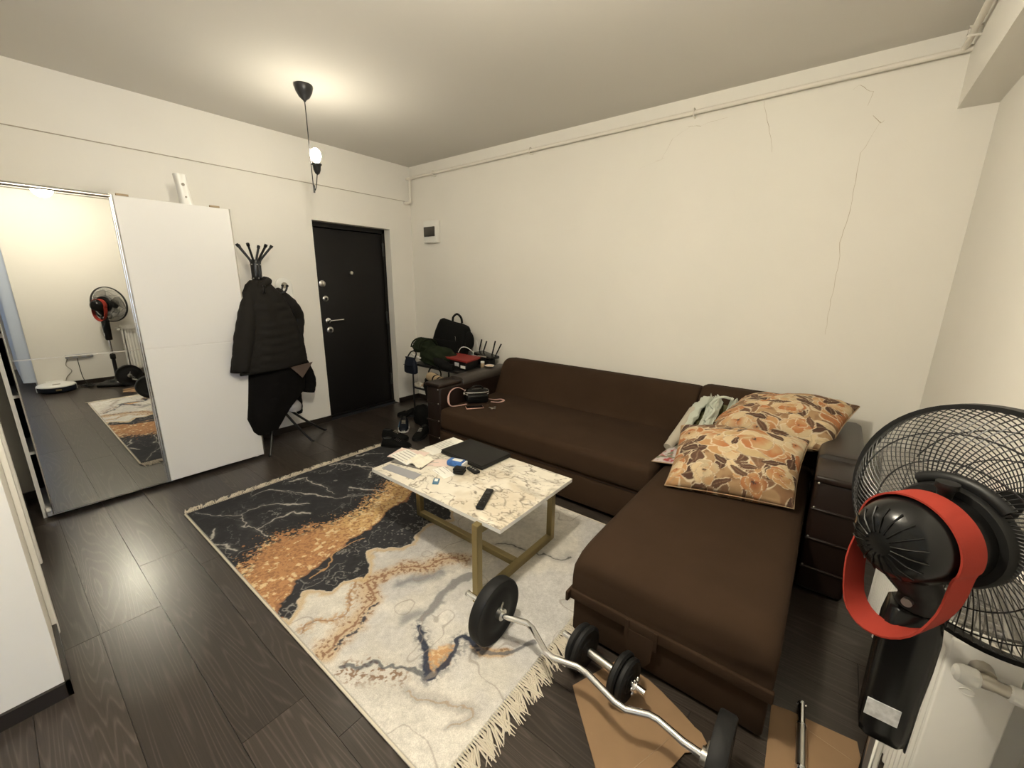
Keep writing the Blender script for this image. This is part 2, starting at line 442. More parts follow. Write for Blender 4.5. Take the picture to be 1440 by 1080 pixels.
# bathroom door in the near partition, seen edge-on
d2 = struct('door_2', B().rbox((1.35, -3.445, 1.01), (0.64, 0.04, 2.02), 0.004), 'white_paint')
for x0, x1 in ((1.67, 1.745), (0.955, 1.03)):
    make('casing', B().rbox(((x0 + x1) / 2, PY + 0.009, 1.04), (x1 - x0, 0.018, 2.08), 0.006), 'white_paint', d2, 40)
make('casing', B().rbox((1.35, PY + 0.009, 2.07), (0.79, 0.018, 0.075), 0.006), 'white_paint', d2, 40)
for x0, x1 in ((1.655, 1.67), (1.03, 1.045)):
    make('jamb', B().mm((x0, -3.46, 0), (x1, PY + 0.004, 2.03)), 'white_paint', d2)
make('handle', B().tube([(1.12, -3.42, 1.02), (1.12, -3.385, 1.02), (1.23, -3.385, 1.02)], 0.009, 8), 'steel', d2, 40)

# entrance door, black steel, set back in the opening
dx = -0.115
d1 = struct('door_1', B().rbox((dx - 0.03, (DY0 + DY1) / 2 - 0.005, 1.005), (0.06, 0.83, 1.98), 0.006), 'door_black', None, 40)
b = B(); b.mm((dx - 0.07, DY0, 0), (dx + 0.012, DY0 + 0.035, DZ)); b.mm((dx - 0.07, DY1 - 0.035, 0), (dx + 0.012, DY1, DZ)); b.mm((dx - 0.07, DY0, DZ - 0.045), (dx + 0.012, DY1, DZ))
make('door_frame', b, 'door_black', d1)
make('threshold', B().mm((-0.28, DY0, 0.0), (dx + 0.03, DY1, 0.02)), 'door_black', d1)
make('backing', B().mm((-0.28, DY0, 0.0), (dx - 0.07, DY1, DZ)), 'door_black', d1)
for z in (1.83, 1.05, 0.30):
    make('hinge', B().cyl((dx + 0.016, DY1 - 0.035, z - 0.07), (dx + 0.016, DY1 - 0.035, z + 0.07), 0.012, 12), 'black_metal', d1, 40)
def disc(name, y, z, r, m, par, t=0.012):
    return make(name, B().lathe([(0, 0), (r, 0), (r, t * 0.6), (r * 0.8, t), (0, t)], (dx, y, z), (1, 0, 0), 24), m, par, 40)
disc('peephole', -0.765, 1.562, 0.020, 'steel', d1, 0.014)
e = disc('lock_plate', -1.105, 1.445, 0.034, 'steel', d1); make('thumb_turn', B().rbox((dx + 0.024, -1.105, 1.445), (0.024, 0.012, 0.045), 0.004), 'steel', e, 40)
e = disc('lock_plate', -1.085, 1.292, 0.030, 'steel', d1); make('keyhole', B().cyl((dx + 0.012, -1.085, 1.292), (dx + 0.016, -1.085, 1.292), 0.014, 16), 'black_metal', e, 40)
e = disc('handle_rose', -1.078, 1.062, 0.030, 'chrome', d1)
make('handle', B().tube(smooth_curve([(dx + 0.01, -1.078, 1.062), (dx + 0.05, -1.074, 1.062), (dx + 0.058, -1.04, 1.064), (dx + 0.056, -0.93, 1.068)], 4), 0.010, 10), 'chrome', e, 60)
e = disc('lock_plate', -1.065, 0.962, 0.034, 'steel', d1); make('keyhole', B().cyl((dx + 0.012, -1.065, 0.962), (dx + 0.016, -1.065, 0.962), 0.016, 16), 'black_metal', e, 40)

# plaster cracks on the long wall
def crack(pts, w):
    bb = B()
    pts = [(x + 0.006 * math.sin(i * 2.1), z + 0.004 * math.cos(i * 1.7)) for i, (x, z) in enumerate(pts)]
    fine = []
    for (ax, az), (bx, bz) in zip(pts[:-1], pts[1:]):
        n = max(2, int(math.hypot(bx - ax, bz - az) / 0.03))
        for i in range(n):
            t = i / n; fine.append((ax + (bx - ax) * t + random.uniform(-.003, .003), az + (bz - az) * t + random.uniform(-.003, .003)))
    fine.append(pts[-1])
    m = len(fine); ring = []
    for i, (x, z) in enumerate(fine):
        ww = 0.62 * w * (0.35 + 0.65 * math.sin(math.pi * (i + 0.5) / m)) * random.uniform(0.6, 1.2)
        ring.append([(x - ww, -0.0006, z), (x + ww, -0.0006, z + ww * 0.6), (x + ww, 0.001, z + ww * .6), (x - ww, 0.001, z)])
    bb.loft(ring); make('plaster_crack', bb, 'crack', wall_back)
crack([(2.776, 2.35), (2.937, 2.386)], 0.0014); crack([(2.89, 2.375), (2.955, 2.395)], 0.004)
crack([(2.937, 2.386), (3.001, 2.517), (3.142, 2.582)], 0.0010)
crack([(3.10, 2.575), (3.191, 2.560), (3.259, 2.578), (3.362, 2.578)], 0.0030)
crack([(3.564, 2.626), (3.599, 2.513), (3.649, 2.381), (3.654, 2.318)], 0.0018)
crack([(4.02, 2.585), (4.042, 2.606), (4.087, 2.578), (4.113, 2.554), (4.096, 2.486)], 0.0022)
crack([(4.137, 2.431), (4.172, 2.388), (4.195, 2.40)], 0.0034)
crack([(4.172, 2.388), (4.151, 2.348), (4.118, 2.243), (4.111, 2.149), (4.111, 1.953), (4.103, 1.75), (4.106, 1.667), (4.105, 1.517), (4.112, 1.363), (4.111, 1.181)], 0.0019)

# painted heating pipe under the ceiling
t = thing('heating_pipe', 'cream painted pipe running under the ceiling along the long wall', 'pipe', (2.2, -0.04, 2.35))
make('pipe', B().tube([(0.055, -0.05, 2.375), (0.058, -0.042, 2.60)] + smooth_curve([(0.058, -0.042, 2.60), (0.075, -0.042, 2.618), (0.12, -0.042, 2.622), (4.38, -0.042, 2.650), (4.43, -0.048, 2.652), (4.448, -0.075, 2.656), (4.449, -0.4, 2.66)], 5) + [(4.449, -3.0, 2.67)], 0.014, 12), 'pipe_paint', t, 60)
make('elbow', B().tube([(0.055, -0.05, 2.40), (0.055, -0.05, 2.37), (0.05, -0.07, 2.355), (0.02, -0.085, 2.355), (-0.002, -0.085, 2.357)], 0.017, 12), 'pipe_paint', t, 60)
for x, z in ((1.75, 2.633), (3.15, 2.642), (0.45, 2.624)):
    make('pipe_clip', B().tube([(x, 0.0, z + 0.02), (x, -0.05, z + 0.022), (x, -0.06, z), (x, -0.05, z - 0.022), (x, 0, z - 0.022)], 0.006, 8), 'pipe_paint', t, 60)
make('pipe_clip', B().tube([(4.477, -0.22, 2.68), (4.43, -0.22, 2.68), (4.428, -0.22, 2.645), (4.477, -0.22, 2.64)], 0.006, 8), 'pipe_paint', t, 60)
o = make('wall_cable', B().tube([(0.004, -3.35, 2.376), (0.004, -0.09, 2.376)], 0.0035, 6), 'wall_line')
tag(o, 'thin straight cable line high on the wall above wardrobe and door', 'cable')

# fuse box on the long wall
t = thing('fuse_box', 'small cream fuse box with dark window beside the entrance door', 'fuse box', (0.40, -0.03, 1.91))
make('housing', B().rbox((0.392, -0.03, 2.025), (0.22, 0.06, 0.235), 0.010), 'white_plastic', t, 40)
make('window_flap', B().rbox((0.385, -0.064, 2.025), (0.175, 0.016, 0.105), 0.006), 'smoke_window', t, 40)
# oval wall plate behind the coat rack
b = B()
prof = [(0.075 * math.cos(a), (0.10 if math.sin(a) > 0 else -0.10) * 0 + 0.075 * math.sin(a) + (0.045 if math.sin(a) > 0 else -0.045)) for a in [2 * math.pi * (i + .5) / 32 for i in range(32)]]
b.loft([[(0.0, -1.545 + p[0], 1.385 + p[1]) for p in prof], [(0.018, -1.545 + p[0], 1.385 + p[1]) for p in prof], [(0.026, -1.545 + p[0] * .88, 1.385 + p[1] * .92) for p in prof]])
t = thing('intercom', 'white oval intercom panel on wall behind the coat rack', 'intercom', (0.0, -1.545, 1.26))
make('housing', b, 'white_plastic', t, 40)
make('speaker_grille', B().cyl((0.026, -1.545, 1.43), (0.028, -1.545, 1.43), 0.028, 20), 'cable_grey', t, 40)
make('button', B().cyl((0.026, -1.545, 1.34), (0.032, -1.545, 1.34), 0.014, 16), 'white_paint', t, 40)

# ------------------------------------------------------------------ pendant lamps
def pendant(cx, cy, label, bm, H0=H, zb=2.318):
    t = thing('pendant_lamp', label, 'lamp', (cx, cy, 2.08))
    make('canopy', B().lathe([(0.058, H0), (0.060, H0 - 0.012), (0.052, H0 - 0.04), (0.034, H0 - 0.072), (0.010, H0 - 0.092), (0.006, H0 - 0.10), (0, H0 - 0.10)], (cx, cy, 0), (0, 0, 1), 28), 'black_metal', t, 60)
    x2, y2 = cx + 0.022, cy + 0.030            # the socket hangs beside the cable
    make('cable', B().tube(smooth_curve([(cx, cy, H0 - 0.10), (cx + .002, cy, 2.45), (cx + 0.001, cy + .002, 2.2), (cx + .004, cy + .004, 2.105), (cx + .012, cy + .016, 2.12), (x2 - .002, y2 - .004, 2.19), (x2, y2, 2.225)], 5), 0.0032, 6), 'black_metal', t, 60)
    make('cable_clip', B().cyl((cx + .004, cy + .004, 2.085), (cx + .006, cy + .006, 2.135), 0.0065, 8), 'black_metal', t, 40)
    make('socket', B().lathe([(0.004, 2.205), (0.014, 2.212), (0.024, 2.235), (0.027, 2.262), (0.034, 2.270), (0.034, 2.275), (0.02, 2.275), (0, 2.27)], (x2, y2, 0), (0, 0, 1), 24), 'black_metal', t, 60)
    prof = [(0.013, 2.272), (0.015, 2.285), (0.026, 2.300), (0.034, 2.322), (0.034, 2.340), (0.026, 2.360), (0.012, 2.372), (0, 2.375)]
    make('bulb', B().lathe(prof, (x2, y2, 0), (0, 0, 1), 24), bm, t, 180)
    return t
pendant(1.083, -1.732, 'bare bulb pendant on a black cord below black ceiling canopy', 'bulb_lit')
def globe_lamp(cx, cy, label, bm, zc=2.29):
    t = thing('globe_lamp', label, 'lamp', (cx, cy, zc - .08))
    make('canopy', B().lathe([(0.058, H), (0.060, H - 0.012), (0.052, H - 0.04), (0.034, H - 0.072), (0.006, H - 0.10), (0, H - 0.10)], (cx, cy, 0), (0, 0, 1), 28), 'black_metal', t, 60)
    make('cable', B().cyl((cx, cy, H - .10), (cx, cy, zc + .10), .0032, 6), 'black_metal', t, 60)
    make('socket', B().lathe([(.012, zc + .11), (.024, zc + .10), (.026, zc + .078), (0, zc + .078)], (cx, cy, 0), (0, 0, 1), 20), 'black_metal', t, 60)
    make('globe', B().sphere((cx, cy, zc), .080, 14), bm, t, 180)
globe_lamp(3.38, -2.74, 'opal globe pendant outside the frame, glinting at the mirror top', 'bulb_lit2')

# ------------------------------------------------------------------ wardrobe
XW = 0.476
t = thing('wardrobe', 'white sliding door wardrobe with one mirrored door', 'wardrobe', (0.25, -2.70, 0))
make('side_panel', B().mm((0.02, -3.340, 0.0), (0.405, -3.322, 1.965)), 'ward_white', t)
make('side_panel', B().mm((0.02, -2.112, 0.0), (0.405, -2.094, 1.965)), 'ward_white', t)
make('top_panel', B().mm((0.02, -3.322, 1.945), (0.455, -2.094, 1.965)), 'ward_white', t)
make('bottom_panel', B().mm((0.02, -3.322, 0.05), (0.43, -2.112, 0.07)), 'ward_white', t)
make('back_panel', B().mm((0.016, -3.34, 0.0), (0.020, -2.094, 1.965)), 'ward_dark', t)
for z in (0.42, 0.78, 1.14, 1.50):
    make('shelf', B().mm((0.02, -3.322, z), (0.39, -2.72, z + 0.018)), 'ward_white', t)
make('divider', B().mm((0.02, -2.72, 0.07), (0.39, -2.702, 1.945)), 'ward_white', t)
make('hanging_clothes', B().rbox((0.2, -3.02, 1.25), (0.32, 0.56, 1.1), 0.05), 'navy', t, 60)
make('bottom_rail', B().mm((0.415, -3.322, 0.02), (0.448, -2.075, 0.05)), 'alu', t)
make('top_rail', B().mm((0.41, -3.335, 1.955), (0.474, -2.075, 1.975)), 'alu', t)
# plain door, two panels
d = make('door', B().mm((0.456, -2.712, 0.030), (XW - 0.002, -2.070, 1.984)), 'ward_white', t)
make('panel', B().rbox((XW - 0.001, -2.391, 0.520), (0.006, 0.632, 0.972), 0.0015, 1), 'ward_white', d)
make('panel', B().rbox((XW - 0.001, -2.391, 1.4975), (0.006, 0.632, 0.969), 0.0015, 1), 'ward_white', d)
make('edge_profile', B().mm((0.454, -2.076, 0.028), (XW + 0.003, -2.068, 1.986)), 'alu', d)
make('edge_profile', B().tube([(XW - 0.004, -2.716, 0.028), (XW - 0.004, -2.716, 1.986)], 0.009, 10), 'alu', d, 60)
for y in (-2.66, -2.16):
    make('roller_bracket', B().box((0.462, y, 1.992), (0.02, 0.06, 0.012)), 'tan', d)
# mirrored door, two panes, hung a little forward at the top
tilt = 0.010
def tl(bb):
    bb.v = [(x + (z - 0.03) * tilt * (1.0) - 0.004, y, z) for x, y, z in bb.v]; return bb
d = make('mirror_door', tl(B().mm((0.450, -3.292, 0.030), (XW - 0.008, -2.728, 1.984))), 'ward_dark', t)
make('mirror_pane', tl(B().mm((XW - 0.008, -3.290, 0.036), (XW - 0.002, -2.728, 1.0105))), 'mirror', d)
make('mirror_pane', tl(B().mm((XW - 0.008, -3.290, 1.0145), (XW - 0.002, -2.728, 1.962))), 'mirror', d)
make('divider_strip', tl(B().mm((XW - 0.009, -3.290, 1.009), (XW - 0.0005, -2.728, 1.016))), 'alu', d)
make('edge_profile', tl(B().tube([(XW - 0.006, -2.726, 0.028), (XW - 0.006, -2.726, 1.986)], 0.007, 10)), 'alu', d, 60)
make('edge_profile', tl(B().tube([(XW - 0.008, -3.293, 0.028), (XW - 0.008, -3.293, 1.986)], 0.006, 10)), 'alu', d, 60)
make('top_profile', tl(B().tube([(XW - 0.010, -3.295, 1.974), (XW - 0.010, -2.722, 1.974)], 0.013, 12)), 'alu', d, 60)

# air freshener on the wardrobe
t = thing('air_freshener', 'white upright dispenser standing on top of the wardrobe', 'air freshener', (0.41, -2.31, 1.965))
rings = []
for i in range(9):
    s = i / 8; w = 0.042 - 0.006 * math.sin(s * math.pi) - 0.004 * s; dpt = 0.036 - 0.005 * math.sin(s * math.pi); z = 1.967 + 0.215 * s + 0.0
    rings.append([(0.41 + dpt * math.copysign(abs(math.cos(a)) ** 0.7, math.cos(a)), -2.31 - 0.016 * s + w * math.copysign(abs(math.sin(a)) ** 0.7, math.sin(a)), z) for a in [2 * math.pi * k / 20 for k in range(20)]])
make('body', B().loft(rings), 'white_plastic', t, 50)
make('button', B().cyl((0.430, -2.322, 2.115), (0.4455, -2.322, 2.115), 0.010, 12), 'cable_grey', t, 40)
make('emblem', B().cyl((0.430, -2.316, 2.035), (0.4460, -2.316, 2.035), 0.006, 10), 'cable_grey', t, 40)
make('base_ring', B().lathe([(0.030, 1.965), (0.042, 1.965), (0.042, 1.971), (0, 1.971)], (0.41, -2.31, 0), (0, 0, 1), 20), 'tan', t, 40)

# ------------------------------------------------------------------ coat rack with coats
rx, ry = 0.32, -1.885
t = thing('coat_rack', 'black metal coat rack standing between wardrobe and entrance door', 'coat rack', (rx, ry, 0))
make('post', B().cyl((rx, ry, 0.42), (rx, ry, 1.50), 0.019, 16), 'black_metal', t, 60)
make('collar', B().lathe([(0.030, 1.47), (0.036, 1.475), (0.036, 1.63), (0.028, 1.64), (0, 1.64)], (rx, ry, 0), (0, 0, 1), 20), 'black_metal', t, 60)
for a, s in ((-150, 1), (-100, .85), (-35, 1), (25, 1), (65, 1.05), (140, 1)):
    ca, sa = math.cos(math.radians(a)), math.sin(math.radians(a))
    pts = [(rx + ca * q * s, ry + sa * q * s, z) for q, z in ((0.030, 1.50), (0.032, 1.60), (0.036, 1.625), (0.050, 1.65), (0.125, 1.745))]
    h = make('upper_hook', B().tube(smooth_curve(pts, 4), 0.009, 8), 'black_metal', t, 60)
    p = Vector(pts[-1]); make('hook_cap', B().cyl(p + Vector((-ca * .006, -sa * .006, -.008)), p + Vector((ca * .006, sa * .006, .010)), 0.012, 10), 'black_plastic', h, 60)
for a in (60, 100, -10, 150):
    ca, sa = math.cos(math.radians(a)), math.sin(math.radians(a))
    pts = [(rx + ca * q, ry + sa * q, z) for q, z in ((0.03, 1.40), (0.05, 1.375), (0.13, 1.36), (0.195, 1.385), (0.215, 1.43))]
    h = make('lower_hook', B().tube(smooth_curve(pts, 4), 0.008, 8), 'black_metal', t, 60)
    make('hook_cap', B().sphere(pts[-1], 0.012, 6), 'black_plastic', h, 60)
for a in (0, 60, 120, 180, 240, 300):
    ca, sa = math.cos(math.radians(a)), math.sin(math.radians(a))
    for z in (1.49, 1.60):
        make('bolt', B().sphere((rx + ca * .038, ry + sa * .038, z), 0.006, 5), 'steel', t, 60)
for ex, ey in ((0.50, -2.04), (0.17, -2.08), (0.44, -1.63), (0.24, -1.40)):
    v = Vector((ex - rx, ey - ry, 0)); pts = [(rx, ry, 0.46), (rx + v.x * .10, ry + v.y * .10, 0.40), (rx + v.x * .55, ry + v.y * .55, 0.18), (rx + v.x * .95, ry + v.y * .95, 0.012), (ex, ey, 0.011)]
    l = make('leg', B().tube(smooth_curve(pts, 5), 0.011, 8), 'black_metal', t, 60)
make('leg_ring', B().tube([(rx + .09 * math.cos(k * math.pi / 12), ry + .09 * math.sin(k * math.pi / 12), 0.305) for k in range(24)], 0.006, 6, closed=True), 'black_metal', t, 60)

def garment(root, name, rows, m, quilt=0.0, qf=60.0, n=48, seed=0, fold=0.008):
    """closed draped shell. rows: (z, left(x,y), right(x,y), half depth)"""
    rnd = random.Random(seed); ph = [rnd.uniform(0, 6.28) for _ in range(6)]
    # resample rows
    R = []
    for (z0, l0, r0, d0), (z1, l1, r1, d1) in zip(rows[:-1], rows[1:]):
        k = max(2, int(abs(z1 - z0) / 0.012))
        for i in range(k):
            s = i / k; s2 = s * s * (3 - 2 * s)
            R.append((z0 + (z1 - z0) * s, [l0[j] + (l1[j] - l0[j]) * s for j in (0, 1)], [r0[j] + (r1[j] - r0[j]) * s for j in (0, 1)], d0 + (d1 - d0) * s2))
    R.append(rows[-1]); rings = []
    for z, l, r, d in R:
        cx, cy = (l[0] + r[0]) / 2, (l[1] + r[1]) / 2
        ax, ay = (r[0] - l[0]) / 2, (r[1] - l[1]) / 2; L = math.hypot(ax, ay); nx, ny = -ay / L, ax / L
        if nx < 0: nx, ny = -nx, -ny
        ring = []
        for k in range(n):
            a = 2 * math.pi * k / n; c, s = math.cos(a), math.sin(a)
            u = math.copysign(abs(c) ** 0.85, c); w = math.copysign(abs(s) ** 0.75, s)
            dd = d * w
            f = fold * (math.sin(u * 7 + ph[0] + z * 3) + 0.7 * math.sin(u * 13 + ph[1] - z * 5)) * abs(w)
            q = quilt * abs(math.sin(z * qf)) ** 0.6 * abs(w) if quilt else 0
            g = dd + math.copysign(f + q, w) if abs(w) > 1e-6 else 0
            ring.append((cx + ax * u + nx * g, cy + ay * u + ny * g, z + 0.012 * math.sin(u * 3 + ph[2]) * (1 if z < R[0][0] - .3 else 0)))
        rings.append(ring)
    return make(name, B().loft(rings), m, root, 60)
def sleeve(root, name, pts, rs, m, quilt=0.004, flat=0.7):
    P = smooth_curve(pts, 10); n = len(P); rr = []
    for i in range(n):
        s = i / (n - 1) * (len(rs) - 1); k = min(int(s), len(rs) - 2); f = s - k
        rr.append((rs[k] * (1 - f) + rs[k + 1] * f) + quilt * abs(math.sin(i * 0.75)))
    return make(name, B().tube(P, rr, 16), m, root, 60)

j = thing('puffer_jacket', 'black quilted puffer jacket hanging highest on the coat rack', 'jacket', (0.42, -1.87, 0.72))
rows = [(1.475, (.385, -1.955), (.345, -1.835), .035), (1.44, (.41, -2.00), (.34, -1.80), .055), (1.36, (.45, -2.045), (.34, -1.735), .085), (1.25, (.49, -2.095), (.34, -1.685), .105), (1.10, (.52, -2.14), (.33, -1.635), .115), (0.95, (.54, -2.18), (.32, -1.595), .115), (0.84, (.55, -2.215), (.31, -1.575), .11), (0.765, (.555, -2.235), (.31, -1.565), .10)]
garment(j, 'body', rows, 'puffer', 0.012, 46, seed=1)
sleeve(j, 'sleeve', [(.44, -2.01, 1.37), (.51, -2.06, 1.22), (.565, -2.13, 1.02), (.585, -2.19, 0.79)], [.035, .062, .068, .055], 'puffer')
sleeve(j, 'sleeve', [(.34, -1.77, 1.38), (.33, -1.66, 1.27), (.31, -1.585, 1.16), (.30, -1.60, 0.98), (.29, -1.58, 0.80)], [.05, .065, .05, .045, .04], 'puffer')
make('collar', B().tube(smooth_curve([(.40, -1.97, 1.44), (.43, -1.93, 1.42), (.425, -1.87, 1.45), (.37, -1.82, 1.47), (.33, -1.84, 1.48)], 5), 0.028, 10), 'puffer', j, 60)
make('lining_label', B().rbox((.478, -1.965, 1.325), (.006, .028, .06), .002, R=Matrix.Rotation(0.35, 3, 'X')), 'grey_felt', j)
make('hem', B().tube(smooth_curve([(.60, -2.20, .765), (.55, -2.02, .755), (.49, -1.82, .75), (.40, -1.60, .765)], 6), 0.012, 8), 'puffer', j, 60)
j = thing('dark_coat', 'black coat with brown lining hanging underneath the puffer jacket', 'coat', (0.36, -1.85, 0.2))
rows = [(0.80, (.47, -2.10), (.30, -1.62), .06), (0.66, (.48, -2.115), (.29, -1.58), .075), (0.50, (.49, -2.135), (.28, -1.60), .08), (0.37, (.50, -2.155), (.34, -1.78), .075), (0.25, (.50, -2.12), (.38, -1.90), .06), (0.215, (.50, -2.09), (.39, -1.93), .05)]
garment(j, 'body', rows, 'coat_wool', 0.006, 40, seed=4)
sleeve(j, 'sleeve', [(.30, -1.66, .86), (.28, -1.58, .70), (.27, -1.53, .55), (.27, -1.55, .44)], [.06, .065, .06, .055], 'coat_wool', 0.003)
sleeve(j, 'scarf_end', [(.25, -1.68, .70), (.24, -1.66, .50), (.24, -1.645, .34), (.24, -1.635, .24)], [.05, .05, .04, .02], 'black_cloth', 0.003)
make('lining', B().prism([(-1.76, .735), (-1.56, .755), (-1.665, .625)], 0, .006).xf(Matrix(((0, 0, 1, .44), (1, 0, 0, 0), (0, 1, 0, 0), (0, 0, 0, 1))) @ Matrix.Identity(4)), 'lining', j)
hat = B().lathe([(0.085, 0), (0.082, .03), (.06, .055), (.02, .065), (0, .066)], (.33, -1.745, .345), (0.4, 0.1, 1), 24)
make('cap_lining', hat, 'grey_felt', j, 60)

# ------------------------------------------------------------------ rug
RUG = {
    'gold': [(1.93, -2.778), (1.85, -2.699), (1.758, -2.573), (1.802, -2.411), (1.832, -2.282), (1.876, -2.175), (1.884, -2.039), (1.821, -1.939), (1.78, -1.82), (1.704, -1.674), (1.688, -1.597), (1.92, -1.653), (2.024, -1.797), (2.029, -1.965), (2.081, -2.028), (2.096, -2.173), (2.153, -2.393), (2.203, -2.538), (2.216, -2.634), (2.277, -2.671), (2.312, -2.742), (2.421, -2.77)],
    'dark2': [(2.421, -2.77), (2.312, -2.742), (2.277, -2.671), (2.216, -2.634), (2.203, -2.538), (2.153, -2.393), (2.096, -2.173), (2.081, -2.028), (2.029, -1.965), (2.024, -1.797), (1.92, -1.653), (2.147, -1.481), (2.316, -1.642), (2.408, -1.743), (2.348, -1.862), (2.357, -1.981), (2.432, -2.062), (2.407, -2.132), (2.281, -2.25), (2.296, -2.278), (2.475, -2.393), (2.383, -2.467), (2.417, -2.528), (2.326, -2.62), (2.37, -2.661), (2.46, -2.754)],
    'ov': [(2.26, -2.566), (2.249, -2.458), (2.207, -2.411), (2.17, -2.403), (2.143, -2.329), (2.178, -2.216)],
    'tan1': [(2.714, -2.736), (2.675, -2.592), (2.619, -2.455), (2.515, -2.387), (2.529, -2.247), (2.631, -2.15), (2.675, -2.034), (2.75, -1.973)],
    'blue1': [(2.72, -2.709), (2.722, -2.604), (2.654, -2.478), (2.635, -2.431)],
    'tan0': [(2.581, -2.744), (2.536, -2.703), (2.545, -2.666), (2.599, -2.592), (2.555, -2.513), (2.47, -2.442)],
    'grey1': [(2.857, -2.045), (2.867, -2.239), (2.911, -2.373)],
    'blue2': [(2.937, -2.407), (3.004, -2.452), (3.064, -2.51), (3.14, -2.528), (3.138, -2.475), (3.143, -2.406), (3.113, -2.364), (3.122, -2.335), (3.172, -2.344), (3.215, -2.352)],
    'blue3': [(2.838, -2.739), (2.931, -2.652), (3.033, -2.567), (3.073, -2.536), (3.14, -2.528)],
    'tri': [(3.025, -2.47), (3.119, -2.395), (3.149, -2.455), (3.131, -2.52), (3.076, -2.513)],
    'arc': [(3.174, -2.342), (3.236, -2.344), (3.274, -2.309), (3.3, -2.268)],
    'grey2': [(3.24, -2.349), (3.308, -2.278), (3.389, -2.17)],
    'smud': [(2.648, -2.318), (2.742, -2.096)],
    'smud2': [(2.849, -2.423), (2.867, -2.357)],
    'arc2': [(3.102, -2.61), (3.194, -2.583), (3.302, -2.54), (3.353, -2.557), (3.33, -2.623)],
    'greyu': [(2.813, -1.745), (3.034, -1.674), (3.125, -1.632), (3.202, -1.57)],
    'spk': [(2.866, -2.731), (3.039, -2.605)],
    'veins': [[(1.089, -2.74), (1.332, -2.564), (1.315, -2.512), (1.328, -2.423), (1.42, -2.313), (1.527, -2.201)], [(1.332, -2.564), (1.507, -2.574), (1.721, -2.558)], [(1.586, -2.568), (1.541, -2.436), (1.55, -2.321), (1.65, -2.262)], [(1.111, -2.285), (1.264, -2.214), (1.466, -2.115), (1.616, -2.056), (1.719, -1.934), (1.769, -1.842)], [(1.099, -2.14), (1.143, -2.043), (1.365, -2.037), (1.534, -2.021)], [(1.074, -1.824), (1.134, -1.74), (1.219, -1.67), (1.352, -1.631), (1.503, -1.718)], [(1.092, -1.592), (1.128, -1.484), (1.202, -1.383)], [(1.536, -1.911), (1.705, -1.828), (1.788, -1.76)], [(1.386, -2.72), (1.522, -2.789), (1.719, -2.719)], [(1.136, -2.435), (1.111, -2.285)]],
}
